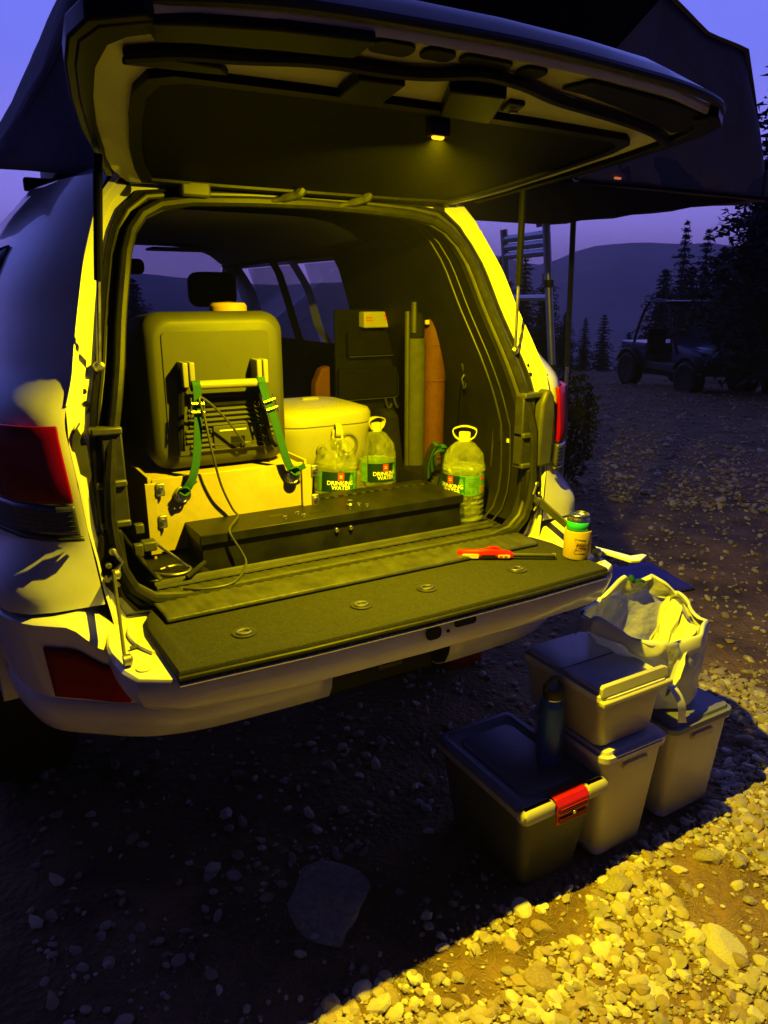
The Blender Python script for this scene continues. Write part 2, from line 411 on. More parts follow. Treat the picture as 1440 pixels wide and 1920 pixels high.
# inside linings
def wring(y, hw, top, bot=.90, slope=.13):
    out = []
    for (ix, iz) in IA:
        kx = ix/.594; kz = (iz-.905)/(1.803-.905)
        out.append(Vector((CX+kx*hw, y, bot+kz*(top-bot))))
    return out
wr = [ring(1.0, .055), ring(1.0, .075, .02), ring(1.0, .19, .05), wring(.6, .68, 1.815), wring(1.15, .74, 1.82), wring(1.28, .76, 1.82), wring(1.9, .77, 1.82), wring(2.0, .77, 1.82), wring(2.7, .77, 1.81)]
lining = MB(); nI = len(IA)
def lskip(i, jj):
    z = IA[jj][1]
    if abs(IA[jj][0]) > .2 and 1.36 <= z < 1.70 and i in (5, 7): return True
    if z > 1.72 and i >= 2: return True
    if z < .92: return True
    return False
lining.grid(wr, True, skip=lskip)
lining.build('side_lining', 'trim_plastic', car, ang=30)
P_ = ring(1.0, .185, .046); b = MB(); b.tube(P_+[P_[0]], .0035, 6); b.build('lining_seam', 'black_plastic', car)
P_ = ring(1.0, .125, .022); b = MB(); b.tube(P_+[P_[0]], .0025, 6); b.build('lining_seam', 'black_plastic', car)
hl = MB()
hl.grid([[(CX+u*.60, y, z-.10*u**6) for u in np.linspace(-1, 1, 17)] for y, z in ((1.02, 1.856), (1.3, 1.858), (2.0, 1.858), (2.6, 1.852), (2.76, 1.845))])
hl.build('headliner', 'headliner', car, ang=60)
hl = MB(); hl.grid([[(CX+u*.60, y, z-.08*u**6) for u in np.linspace(-1, 1, 17)] for y, z in ((.30, 1.80), (.5, 1.835), (.8, 1.852), (1.02, 1.857))]); hl.build('shaded_headliner', 'black_cloth', car, ang=60)  # unlit rear of the pale headliner, its shade put in as black
b = MB(); b.box((CX-.74, .075, .82), (CX+.74, 2.9, .893)); b.build('load_floor', 'carpet', car, bevel=.003)
# windscreen, pillars, dash, seats
b = MB(); b.prism([(CX-.60, 2.76, 1.845), (CX+.60, 2.76, 1.845), (CX+.74, 3.4, 1.24), (CX-.74, 3.4, 1.24)], (0, .006, 0)); b.build('windscreen', 'pane', car, smooth=False)
for s in (-1, 1):
    b = MB(); b.tube([(CX+s*.64, 2.70, 1.83), (CX+s*.70, 3.05, 1.53), (CX+s*.77, 3.42, 1.22)], .045, 8); b.build('pillar', 'white_paint', car)
    for ya, yb in ((1.28, 1.9), (2.0, 2.7)):
        b = MB(); x = lambda z: CX+s*(lerp_tab(XO, z)+.19)
        b.prism([(x(1.33), ya, 1.33), (x(1.33), yb, 1.33), (x(1.73), yb, 1.73), (x(1.73), ya, 1.73)], (s*.005, 0, 0)); b.build('door_window', 'pane', car, smooth=False)
    # rear quarter glass, flush on the body
    q = [side_row(z, s, 0) for z in (1.40, 1.45, 1.50, 1.55, 1.60, 1.65, 1.70)]
    qq = MB(); sl = slice(6, 10)
    qq.grid([[p+Vector((s*.006, -.002, 0)) for p in r_[sl]] for r_ in q]); qq.build('quarter_window', 'dark_glass', car, solid=.004, ang=60)
b = MB(); b.box((CX-.70, 2.9, .95), (CX+.70, 3.4, 1.24)); b.build('dashboard', 'trim_plastic', car, bevel=.04)
b = MB(); b.lathe([(.19, -.012), (.2, 0), (.19, .012), (.175, 0), (.19, -.012)], 24, (CX-.36, 2.75, 1.22), Matrix.Rotation(radians(65), 4, 'X')); b.build('steering_wheel', 'black_plastic', car)
for y, h, xs in ((1.15, 1.46, (-.42, .0, .42)), (2.15, 1.5, (-.36, .36))):
    for x in xs:
        w = .25 if y > 2 else .19
        b = MB(); P = rrect(2*w, h-.93, .09); b.loft([[(CX+x+px, y+dy, (h+.93)/2+pz) for px, pz in rrect(2*w*k, (h-.93)*k, .09*k)] for dy, k in ((0, .93), (.03, 1), (.12, 1), (.15, .93))])
        if not (y < 2 and x > .3): st = b.build('seat', 'seat_cloth', car)
        hb = MB(); hb.loft([[(CX+x+px, y+.02+dy, h+.11+pz) for px, pz in rrect(.24*k, .17*k, .05*k)] for dy, k in ((0, .85), (.03, 1), (.08, 1), (.11, .85))])
        if y > 2: hb.build('headrest', 'seat_cloth', car)
for sx in (-1, 1):    # sun visors
    b = MB(); b.box((CX+sx*.36-.2, 2.58, 1.815), (CX+sx*.36+.2, 2.74, 1.83)); b.build('sun_visor', 'headliner', car, bevel=.008)
b = MB(); b.loft([[(CX+px, 2.66+dy, 1.73+pz) for px, pz in rrect(.26*k, .08*k, .03*k)] for dy, k in ((0, 1), (.03, .8))]); b.build('rear_view_mirror', 'black_plastic', car)

# tail lights, wrapped round the corners
def corner_patch(z0, z1, s, off, c0, c1, nz=7):
    rows = []
    for i in range(nz):
        z = z0+(z1-z0)*i/(nz-1); r_ = side_row(z, s, off); R2 = [r_[0]]
        for a, b_ in zip(r_, r_[1:]): R2 += [a.lerp(b_, .5), b_]
        rows.append(R2[c0:c1])
    return rows
for s in (-1, 1):
    tl = MB(); tl.grid(corner_patch(1.165, 1.325, s, .018, 1, 16)); t_ = tl.build('tail_light', 'red_glass', car, solid=.014, ang=50, bevel=.003)
    t2 = MB(); t2.grid(corner_patch(1.095, 1.160, s, .018, 1, 15)); t2.build('reversing_lens', 'smoke_glass', t_, solid=.014, ang=50)
    t3 = MB()
    for zz in (1.105, 1.116, 1.127, 1.138, 1.149): t3.tube(corner_patch(zz, zz+.01, s, .0182, 2, 14, 2)[0], .0008, 5)
    t3.build('lens_rib', 'grey_plastic', t_)
    t4 = MB(); t4.grid(corner_patch(1.083, 1.092, s, .020, 0, 16, 2)); t4.build('lamp_trim', 'black_plastic', t_, solid=.012)
    # housing seen from the opening side
    h = MB(); x0, x1 = (.600 if s > 0 else .622), .655
    pl = [(CX+s*x1, 1.095), (CX+s*(x1+.004), 1.25), (CX+s*(x1-.004), 1.30), (CX+s*(x1-.022), 1.325), (CX+s*(x0+.018), 1.315), (CX+s*(x0+.004), 1.28), (CX+s*x0, 1.2), (CX+s*(x0+.002), 1.095)]
    h.prism([(x, .034, z) for x, z in pl], (0, -.045 if s > 0 else -.018, 0)); h.build('lamp_housing', 'grey_plastic', car, bevel=.010, seg=3)
    h = MB(); h.box((CX+s*.575-.022, .012, 1.095), (CX+s*.575+.022, .05, 1.30)); h.build('gutter_trim', 'black_plastic', car, bevel=.004)
    for zz in (1.305, 1.19, 1.10):
        h = MB(); h.box((CX+s*.585-.032, .004, zz-.008), (CX+s*.585+.032, .05, zz+.008)); h.build('gutter_clip', 'grey_plastic', car, bevel=.004)
    # lower latch plate with bolts and the stay
    h = MB(); pl = [(.565, .935), (.60, .93), (.628, .97), (.634, 1.03), (.622, 1.085), (.575, 1.09)]
    h.prism([(CX+s*x, .03, z) for x, z in pl], (0, -.030, 0)); h.build('latch_plate', 'trim_plastic', car, bevel=.006)
    for (x, z, r_) in ((.60, 1.045, .009), (.612, 1.015, .007), (.593, 1.00, .010), (.618, .985, .008)):
        h = MB(); h.lathe([(r_*.6, -.002), (r_, .001), (r_, .010), (r_*.7, .014), (.001, .014)], 10, (CX+s*x, 0, z), Matrix.Rotation(radians(90), 4, 'X')); h.build('bolt', 'dull_steel', car)
    h = MB(); h.tube([(CX+s*.60, -.012, 1.05), (CX+s*.585, -.016, 1.02), (CX+s*.61, -.014, .99), (CX+s*.595, -.010, .965)], .004, 6); h.build('latch_rod', 'dull_steel', car)
    # striker cover on the upper frame
    h = MB(); h.prism([(CX+s*x, lerp_tab(Y0, z)+.036, z) for x, z in ((.598, 1.395), (.612, 1.40), (.628, 1.375), (.630, 1.345), (.618, 1.33), (.602, 1.345))], (0, -.012, 0)); sc_ = h.build('striker', 'grey_plastic', car, bevel=.003)
    for zz in (1.385, 1.36):
        h = MB(); h.lathe([(.006, 0), (.006, .003), (.001, .003)], 8, (CX+s*.612, lerp_tab(Y0, zz)+.022, zz), Matrix.Rotation(radians(90), 4, 'X')); h.build('hole', 'black_box', sc_)
    # gas strut
    h = MB(); A_ = Vector((CX+s*.575, .070, 1.44)) if s < 0 else Vector((.527, .066, 1.435)); B_ = Vector((CX+s*.545, .02, 1.845)) if s < 0 else Vector((.49, .02, 1.848))
    h.tube([A_, A_.lerp(B_, .5)], .0045, 8); gs = h.build('gas_strut', 'dull_steel', car)
    h = MB(); h.tube([A_.lerp(B_, .42), B_], .009, 10); h.build('strut_cylinder', 'window_trim', gs)
    h = MB(); h.lathe([(.008, -.01), (.012, 0), (.012, .014), (.006, .02)], 10, A_+Vector((0, .012, -.006)), Matrix.Rotation(radians(90), 4, 'X')); h.build('ball_mount', 'dull_steel', gs)
    # body crease edge along the corner
    h = MB(); h.tube([side_row(z, s, .002)[0] for z in [1.36+.02*q for q in range(21)]], .003, 6); h.build('drip_edge', 'white_paint', car)
# header hardware
for x in (-.045, .145):
    h = MB(); h.tube(smooth_path([(CX+x-.075, .232, 1.80), (CX+x-.03, .215, 1.812), (CX+x, .20, 1.822), (CX+x+.010, .195, 1.835)], 5), [.006]*5+[.010]*5+[.013]*6, 8); h.build('hinge_arm', 'black_plastic', car)
for x in (-.30,):
    h = MB(); h.box((CX+x-.035, .20, 1.80), (CX+x+.035, .235, 1.835)); h.build('hinge', 'grey_plastic', car, bevel=.006)
for x in (-.455, .41):
    h = MB(); h.lathe([(.019, 0), (.02, .004), (.017, .006), (.001, .004)], 16, (CX+x, .255, 1.815), Matrix.Rotation(radians(90), 4, 'X')); h.build('grommet', 'rubber', car)

# bumper: cross-section swept round the back
bp_sec = [(0.10, .872), (0.0, .868), (-.040, .866), (-.052, .860), (-.040, .80), (-.028, .745), (-.020, .722), (-.026, .712), (-.018, .66), (.000, .625), (.04, .602), (.18, .59)]
def bump_plan(n=64):
    P = []
    half = [(0, -.135), (.15, -.135), (.3, -.132), (.45, -.125), (.56, -.112), (.63, -.088), (.69, -.052), (.74, -.018), (.782, .022), (.815, .085), (.838, .18), (.852, .30), (.86, .42)]
    hs = smooth_path([(a, b_, 0) for a, b_ in half], 3)
    L = [(-p.x, p.y) for p in reversed(hs)] + [(p.x, p.y) for p in hs[1:]]
    return L
BP = bump_plan()
def lift(x, z):
    k = max(0, min(1, (abs(x-CX)-.63)/.08)); k = k*k*(3-2*k); return z+.055*k*max(0, (z-.722)/(.868-.722))
def bump_rings(sec):
    rings = []
    n = len(BP)
    for i, (x, y) in enumerate(BP):
        tx = BP[min(i+1, n-1)][0]-BP[max(i-1, 0)][0]; ty = BP[min(i+1, n-1)][1]-BP[max(i-1, 0)][1]
        l = hypot(tx, ty); nx, ny = ty/l, -tx/l      # outward
        q = max(0, min(1, (abs(x)-.42)/.34)); q = q*q*(3-2*q); rings.append([Vector((CX+x-nx*(d+.036*q), y-ny*(d+.036*q), lift(CX+x, z))) for d, z in sec])
    return rings
BR = bump_rings(bp_sec); bm_ = MB()
def bskip(i, jj):
    x = (BR[i][0].x+BR[i+1][0].x)/2
    return -.165 < x < .155 and jj >= 4
bm_.grid(BR, skip=bskip)
bumper = bm_.build('bumper', 'white_paint', car, ang=40, solid=.004)
h = MB(); h.box((-.165, -.10, .60), (.155, -.02, .83)); h.build('hitch_recess', 'black_box', car, bevel=.01)
h = MB(); h.box((-.45, .16, .60), (.40, .22, .66)); hb_ = h.build('tow_bar', 'black_box', car, bevel=.006)
h = MB()
for a, b_ in (((-.035, -.13, .655), (.035, -.02, .665)), ((-.035, -.13, .725), (.035, -.02, .735)), ((-.035, -.13, .665), (-.025, -.02, .725)), ((.025, -.13, .665), (.035, -.02, .725))): h.box(a, b_)
h.build('hitch_receiver', 'grey_plastic', hb_)
for s in (-1, 1):
    rr_ = bump_rings([(-.0575+(.860-z)*.20, z) for z in (.822, .80, .76, .730)])
    sel = [r_ for r_ in rr_ if .60 < s*(r_[0].x-CX) < .765]
    h = MB(); h.grid(sel); rf = h.build('reflector', 'reflector_red', car, solid=.006, ang=60)
    for x in (.20,):
        h = MB(); h.lathe([(.011, 0), (.011, .003), (.001, .004)], 16, (CX+s*x, -.168, .76), Matrix.Rotation(radians(90), 4, 'X')); h.build('sensor', 'grey_plastic', bumper)
# underbody, wheels
h = MB(); h.box((CX-.70, .45, .50), (CX+.70, 4.3, .60)); h.box((CX-.6, .12, .60), (CX+.6, .7, .80)); h.build('underbody', 'black_plastic', car)
for s in (-1, 1):
    for y in (1.0, 3.85):
        mt = Matrix.Rotation(radians(90), 4, 'Y')
        h = MB(); h.lathe([(.24, -.14), (.38, -.14), (.425, -.11), (.43, 0), (.425, .11), (.38, .14), (.24, .14)], 36, (CX+s*.80, y, .43), mt); w_ = h.build('wheel', 'rubber', car)
        h = MB(); h.lathe([(.05, -.06), (.22, -.08), (.25, -.10), (.25, .10), (.22, .08), (.05, .06)], 24, (CX+s*.80, y, .43), mt); h.build('rim', 'dull_steel', w_)

# ------------------------------------------------------------------ lowered tailgate
ZT = .90
tg_out = [(-.60, -.005), (-.64, -.06), (-.652, -.13), (-.652, -.20), (-.645, -.25), (-.628, -.30), (-.560, -.341), (-.3, -.354), (0, -.358), (.3, -.354), (.560, -.341), (.628, -.30), (.645, -.25), (.652, -.20), (.652, -.13), (.64, -.06), (.60, -.005)]
b = MB(); rings = []
for k, z in ((.93, .80), (.985, .82), (1, .845), (1, .876), (.992, .882)):
    rings.append([Vector((CX+x*k, -.18+(y+.18)*k if k < 1 else y, z)) for x, y in tg_out])
b.loft(rings); tailgate = b.build('tailgate', 'white_paint', car, ang=35)
# white shell details left and right of the pad
for s in (-1, 1):
    h = MB(); h.tube(smooth_path([(CX+s*.585, -.05, .884), (CX+s*.60, -.10, .886), (CX+s*.595, -.16, .886), (CX+s*.575, -.21, .885)], 5), .005, 6); h.build('pressed_rib', 'white_paint', tailgate)
    h = MB(); h.lathe([(.016, 0), (.016, .003), (.001, .004)], 16, (CX+s*.605, -.262, .8815)); h.build('grommet', 'cream', tailgate)
    h = MB(); h.tube([(CX+s*.59, -.165, .886), (CX+s*.612, -.17, .888)], .004, 6); h.build('bracket', 'grey_plastic', tailgate)
    # the folding stay
    A_ = Vector((CX+s*.602, -.015, .995)); B_ = Vector((CX+s*.632, -.235, .895))
    d = (B_-A_); n_ = Vector((1, 0, 0)); up = d.cross(n_).normalized()
    h = MB(); w = .012
    h.prism([A_-up*w, B_-up*w*.7, B_+up*w*.7, A_+up*w*1.3], (s*.006, 0, 0)); st_ = h.build('support_arm', 'grey_plastic', tailgate, bevel=.0015)
    for P_ in (A_, B_):
        h = MB(); h.lathe([(.012, -.006), (.012, .008), (.004, .012)], 12, P_, Matrix.Rotation(radians(90), 4, 'Y')); h.build('pivot', 'dull_steel', st_)
# carpeted pad with raised border
pad = [(-.535, -.022), (-.555, -.06), (-.565, -.12), (-.560, -.345), (-.3, -.358), (0, -.362), (.3, -.358), (.560, -.345), (.575, -.12), (.56, -.05), (.535, -.022)]
def ins(P, k): return [(x*(1-k/.56), -.19+(y+.19)*(1-k/.17)) for x, y in P]
b = MB(); b.loft([[Vector((CX+x, y, z)) for x, y in ins(pad, k)] for k, z in ((0, .877), (0, .896), (.003, .900), (.030, .9005), (.036, .8975), (.05, .8975))])
padm = b.build('carpet_pad', 'carpet', tailgate, ang=50)
h = MB(); h.tube([Vector((CX+x, y-.0015, .8735)) for x, y in pad[3:8]], .0036, 8); h.build('edge_strip', 'steel', tailgate)
h = MB(); h.tube([Vector((CX+x, y-.001, .886)) for x, y in pad[3:8]], .0055, 8); h.build('edge_seal', 'rubber', tailgate)
for px_, (x, y) in enumerate(((-.423, -.24), (-.14, -.235), (.045, -.225), (.318, -.235))):
    h = MB(); h.lathe([(.026, -.001), (.026, .002), (.021, .0025), (.018, .001), (.001, .001)], 20, (x, y, .8985)); ti = h.build('tie_down', 'black_plastic', tailgate)
    h = MB(); h.tube([(x+.015*cos(a), y+.011*sin(a), .9015) for a in np.linspace(.4, 2*pi-.4, 12)], .0025, 6); h.build('ring', 'dull_steel', ti)
# end face of the tailgate: latch pockets
for (x, z, w, hh) in ((-.025, .853, .040, .030), (.062, .862, .060, .018), (.014, .850, .008, .008)):
    h = MB(); r_ = rrect(w, hh, min(w, hh)*.4, 4); yb = -.3615+abs(x)*.006
    h.prism([(x+a, yb, z+c) for a, c in r_], (0, -.003, 0)); h.build('latch_hole', 'black_box', tailgate)
# ribbed scuff plate over the hinge gap, lip with groove
b = MB(); rows = []
xs = np.linspace(-.53, .53, 160)
for y, z in ((-.118, .903), (-.112, .909), (-.10, .911), (.02, .912), (.05, .912)):
    rows.append([Vector((CX+x*(1 if y > -.05 else .985), y, z + (.0014 if (i % 4 < 2 and -.105 < y < .06) else 0))) for i, x in enumerate(xs)])
b.grid(rows); b.build('scuff_plate', 'scuff', car, ang=25, solid=.004)
for y, z, r_ in ((.066, .912, .0065), (.088, .914, .009)):
    h = MB(); h.tube([(CX-.50, y, z), (CX+.50, y, z)], r_, 8); h.build('sill_lip', 'scuff' if r_ < .008 else 'grey_plastic', car)

# ------------------------------------------------------------------ raised hatch
def HZ(x, y): return 1.832+(.25-y)*.14
ho_half = [(0, .262), (.25, .262), (.45, .25), (.495, .17), (.535, .05), (.578, -.08), (.612, -.22), (.634, -.34), (.640, -.42), (.622, -.468), (.56, -.505), (.40, -.545), (.2, -.562), (0, -.568)]
def symm(P): return [(CX+x, y) for x, y in P] + [(CX-x, y) for x, y in reversed(P[1:-1])]
HO = symm(ho_half)
hatch_r = []
for k, dz in ((.965, .0), (.99, -.004), (1, .006), (1, .018), (.97, .045), (.9, .065)):
    hatch_r.append([Vector((CX+(x-CX)*k, -.15+(y+.15)*k, HZ(x, y)+dz)) for x, y in HO])
b = MB(); b.loft(hatch_r); hatch = b.build('hatch', 'white_paint', car, ang=35)
def slab(poly, dz0, dz1, name, m, bev=.004, parent=None):
    h = MB(); lo = [Vector((x, y, HZ(x, y)+dz0)) for x, y in poly]; hi = [Vector((x, y, HZ(x, y)+dz1)) for x, y in poly]
    n = len(poly); h.loft([lo, hi]); return h.build(name, m, parent or hatch, bevel=bev)
# black rim of the outer shell (ring)
def ringslab(outer, inner, dz0, dz1, name, m):
    h = MB(); rr_ = []
    for P, dz in ((outer, dz1), (outer, dz0), (inner, dz0), (inner, dz1)): rr_.append([Vector((x, y, HZ(x, y)+dz)) for x, y in P])
    h.grid(rr_, True); return h.build(name, m, hatch, ang=30)
def scale_p(P, kx, y0, ky): return [(CX+(x-CX)*kx, y0+(y-y0)*ky) for x, y in P]
# left and right black rims: unlit white skin edge coloured dark
for s in (-1, 1):
    o_ = [(.495, .19), (.534, .05), (.577, -.08), (.611, -.22), (.633, -.34), (.639, -.42), (.620, -.470), (.56, -.507)]
    i_ = [(.495, .19), (.525, .05), (.560, -.08), (.588, -.22), (.603, -.34), (.598, -.42), (.578, -.452), (.53, -.485)]
    slab([(CX+s*x, y) for x, y in o_]+[(CX+s*x, y) for x, y in reversed(i_[1:])], -.014, .002, 'rim_seal_shade', 'black_box')
    o2 = [(.503, .19), (.546, .05), (.590, -.08), (.624, -.22), (.646, -.34), (.652, -.42), (.636, -.478), (.57, -.517)]
    slab([(CX+s*x, y) for x, y in o2]+[(CX+s*x, y) for x, y in reversed([(q[0]-.018, q[1]+(.012 if q[1] < -.4 else 0)) for q in o2])], -.012, .018, 'side_shade_strip', 'black_box')
slab([(-.60, -.497), (-.53, -.52), (-.42, -.545), (-.28, -.560), (-.285, -.50), (-.40, -.485), (-.52, -.465), (-.57, -.45)], -.014, .002, 'rim_seal_shade', 'black_box')
# window
win = symm([(0, .225), (.25, .225), (.42, .215), (.455, .12), (.488, 0), (.518, -.15), (.535, -.27), (.525, -.33), (.49, -.352), (.25, -.362), (0, -.365)])
slab(win, -.007, .0, 'window_panel', 'window_trim', .002)
ringslab(scale_p(win, 1.0, -.07, 1.0), scale_p(win, .955, -.07, .93), -.013, .001, 'window_seal', 'rubber')
# trim panel with gaps: black pieces proud of the white frame
slab([(-.60, -.36), (-.44, -.375), (-.46, -.40), (-.58, -.405)], -.012, .001, 'trim_panel', 'black_box')
slab([(-.25, -.37), (-.165, -.365), (-.165, -.455), (-.25, -.452)], -.020, .001, 'trim_panel', 'black_box')
slab([(-.035, -.362), (.085, -.358), (.03, -.475), (-.085, -.465)], -.022, .001, 'trim_panel', 'black_box')
slab([(.085, -.385), (.125, -.385), (.115, -.425), (.075, -.425)], -.008, .001, 'latch_hole', 'black_box')
h = MB(); h.tube([(.095, -.402, HZ(.1, -.4)-.012), (.110, -.405, HZ(.1, -.4)-.012)], .003, 6); h.build('latch_pin', 'steel', hatch)
seal = smooth_path([(-.60, -.39, 0), (-.53, -.425, 0), (-.45, -.44, 0), (-.33, -.47, 0), (-.21, -.475, 0), (-.14, -.487, 0), (-.06, -.517, 0), (.04, -.505, 0), (.15, -.472, 0), (.32, -.443, 0), (.48, -.405, 0), (.58, -.36, 0)], 5)
h = MB(); h.tube([Vector((p.x, p.y, HZ(p.x, p.y)-.010)) for p in seal], .011, 8); h.build('inner_seal', 'rubber', hatch)
for (x, y, w, dpt, m_) in ((-.235, -.527, .075, .040, 'black_plastic'), (-.155, -.532, .060, .034, 'trim_panel'), (-.065, -.537, .10, .026, 'black_plastic'), (.035, -.532, .055, .034, 'trim_panel'), (-.36, -.52, .05, .04, 'black_plastic')):
    r_ = rrect(w, dpt, min(w, dpt)*.42, 4)
    slab([(x+a, y+c) for a, c in r_], -.004, .001, 'rim_pocket', 'trim_plastic' if m_ == 'trim_panel' else 'black_box', .0015)
slab([(.13, -.50), (.19, -.495), (.30, -.47), (.44, -.435), (.54, -.40), (.60, -.44), (.55, -.492), (.40, -.525), (.16, -.545)], -.006, .001, 'rim_pocket', 'black_box')
# top layer: dark spoiler lip along the outer edge
lip = smooth_path([(-.66, -.43, 0), (-.60, -.492, 0), (-.42, -.548, 0), (-.2, -.566, 0), (0, -.572, 0), (.2, -.562, 0), (.4, -.543, 0), (.55, -.505, 0), (.632, -.44, 0)], 5)
h = MB(); h.tube([Vector((p.x, p.y-.004, HZ(p.x, p.y)+.016)) for p in lip], .009, 8); h.build('spoiler_lip', 'black_plastic', hatch)

# ------------------------------------------------------------------ hatch lamp (amber)
lamp = empty('hatch_lamp', (LAMP.x, LAMP.y, LAMP.z), 'small glowing amber lamp on the underside of the raised hatch', 'lamp')
b = MB(); b.loft([[Vector((LAMP.x+a*k, LAMP.y+c*k, LAMP.z+dz)) for a, c in rrect(.046, .024, .006)] for dz, k in ((.006, .9), (.012, 1), (.040, 1), (.046, .9))]); b.build('housing', 'black_plastic', lamp)
b = MB(); b.loft([[Vector((LAMP.x+a*k, LAMP.y+c*k, LAMP.z+dz)) for a, c in rrect(.026, .011, .004)] for dz, k in ((.001, .8), (.003, 1), (.0065, 1))]); b.build('lens', 'lamp_lens', lamp)
ld = bpy.data.lights.new('hatch_lamp_light', 'AREA'); ld.shape = 'RECTANGLE'; ld.size = .030; ld.size_y = .014; ld.energy = LAMP_W; ld.color = LAMP_C
ld.spread = radians(164); lo = bpy.data.objects.new('hatch_lamp_light', ld); COL.objects.link(lo); lo.parent = lamp; lo.location = (0, 0, -.001); lo.rotation_euler = (radians(14), radians(-4), 0)

# ================================================================== ROOF-TOP TENT, LADDER, STAYS
tent = empty('roof_tent', (0.8, 1.28, 1.99), 'dark fabric roof-top tent opened over the wagon, its base overhanging the right side', 'tent')
b = MB(); b.box((-.45, .62, 2.0), (.86, 1.96, 2.09)); b.build('base_panel', 'black_plastic', tent, bevel=.01)
b = MB(); b.box((.868, .58, 1.985), (2.30, 1.98, 2.075)); b.build('base_panel', 'tent_dark', tent, bevel=.008)
for y in (.585, 1.955):
    b = MB(); b.box((.86, y-.012, 1.99), (2.32, y+.03, 2.10)); b.build('rail', 'grey_plastic', tent, bevel=.006)
b = MB(); b.box((2.29, .57, 1.99), (2.325, 1.99, 2.10)); b.build('rail', 'grey_plastic', tent, bevel=.006)
def fabric(poly, y0, y1, name, m, nx=26, wr_=.012):
    """canvas wall between two planes of y, with sag"""
    return None
FP = [(-.74, 1.88), (-.70, 1.94), (-.64, 2.02), (-.56, 2.14), (-.48, 2.30), (-.32, 2.62), (-.05, 2.92), (.45, 3.06), (.95, 3.02), (1.30, 2.86), (1.62, 2.66), (1.87, 2.575), (2.13, 2.54), (2.27, 2.25), (2.335, 1.985)]
def top_at(x):
    return lerp_tab([(p[0], p[1]) for p in FP], x)
b = MB(); rows = []
for i in range(61):
    x = -.74+3.075*i/60; zt_ = top_at(x); zb = 1.88 if x < -.45 else (1.955 if x < .8 else 1.975)
    row = []
    for k in range(15):
        t = k/14; z = zb+(zt_-zb)*t
        yy = .575 - .02*sin(pi*t) + .018*mn.noise(Vector((x*5+z*3, z*2.2-x, 1))) + .03*max(0, x-1.9)*sin(z*9+x*7) + .05*t
        row.append((x, yy, z))
    rows.append(row)
b.grid(rows); b.build('canvas_wall', 'tent_fabric', tent, ang=180, solid=.004)
b = MB(); rows = []
for i, (x, z) in enumerate([(a[0]+(b_[0]-a[0])*t, a[1]+(b_[1]-a[1])*t) for a, b_ in zip(FP, FP[1:]) for t in (0, .25, .5, .75)]+[FP[-1]]):
    row = []
    for k in range(13):
        t = k/12; y = .60 + 1.48*t
        row.append((x + .02*mn.noise(Vector((x*3, y*4, z*3))) - (.05*sin(pi*t) if x < 0 else 0), y, z - .05*sin(pi*t)*(z > 2.4) + .015*mn.noise(Vector((x*4, y*5, 9)))))
    rows.append(row)
b.grid(rows); b.build('rain_fly', 'tent_fabric', tent, ang=180, solid=.004)
b = MB()
b.prism([(.60, .535, 2.20), (1.02, .535, 2.30), (1.29, .535, 2.405), (1.50, .535, 2.60), (1.35, .54, 2.78), (.80, .54, 2.93), (.30, .54, 2.90)], (0, -.012, 0)); b.build('dark_opening', 'black_cloth', tent)  # dark inside of the tent opening, painted as a black panel
b = MB(); b.tube([(1.49, .52, 2.60), (1.60, .50, 2.80), (1.66, .48, 3.0)], .004, 6); b.build('cord', 'rubber', tent)
b = MB(); b.tube([(.9, .56, 1.975), (1.6, .565, 1.985), (2.33, .56, 1.985)], .006, 6); b.build('hem', 'black_cloth', tent)
b = MB(); b.box((1.385, .562, 2.002), (1.415, .572, 2.009)); b.build('glint_tab', 'glint_amber', tent)  # orange glint on the tent edge, drawn as a small glowing tab
b = MB(); b.tube([(1.18+.018*cos(a), .556, 1.992+.014*sin(a)) for a in np.linspace(0, 2*pi, 14)], .003, 6); b.build('ring', 'aluminium', tent)
# roof bars carrying it
for y in (.75, 1.6):
    b = MB(); b.box((-.55, y, 1.955), (.55, y+.05, 2.0)); b.build('roof_bar', 'black_plastic', tent, bevel=.006)
# ladder
lad = empty('ladder', (2.42, 2.1, gz(2.42, 2.1)), 'telescopic aluminium ladder leaning from the overhanging tent base to the ground', 'ladder')
LT = [Vector((2.27, 1.93, 1.99)), Vector((2.30, 2.36, 1.985))]; LBt = [Vector((2.52, 1.90, .0)), Vector((2.55, 2.33, .0))]
for a, b_ in zip(LT, LBt):
    b_.z = gz(b_.x, b_.y)
    for t0, t1, r_ in ((0, .42, .024), (.42, .72, .021), (.72, 1, .018)):
        b = MB(); b.tube([a.lerp(b_, t0), a.lerp(b_, t1)], r_, 12); b.build('rail', 'aluminium', lad)
    for t in (.17, .42, .60, .76, .90):
        b = MB(); p = a.lerp(b_, t); b.tube([p+Vector((0, 0, .022)), p-Vector((0, 0, .022))], .031, 10); b.build('collar', 'black_plastic', lad)
for t in (.03, .055, .08, .21, .42, .60, .76, .90):
    p, q = LT[0].lerp(LBt[0], t), LT[1].lerp(LBt[1], t)
    b = MB(); b.tube([p, q], .021 if t < .1 else .018, 8, 1.1); b.build('rung', 'aluminium', lad)
pole = empty('tent_pole', (2.13, 1.5, gz(2.13, 1.5)), 'thin dark upright pole under the overhanging tent base, beside the ladder', 'pole')
b = MB(); b.tube([(2.075, 1.5, 1.99), (2.10, 1.5, 1.2)], .015, 8); b.build('upper_tube', 'black_plastic', pole)
b = MB(); b.tube([(2.10, 1.5, 1.25), (2.13, 1.5, gz(2.13, 1.5))], .011, 8); b.build('lower_tube', 'dull_steel', pole)

# ================================================================== CARGO
FZ = .893
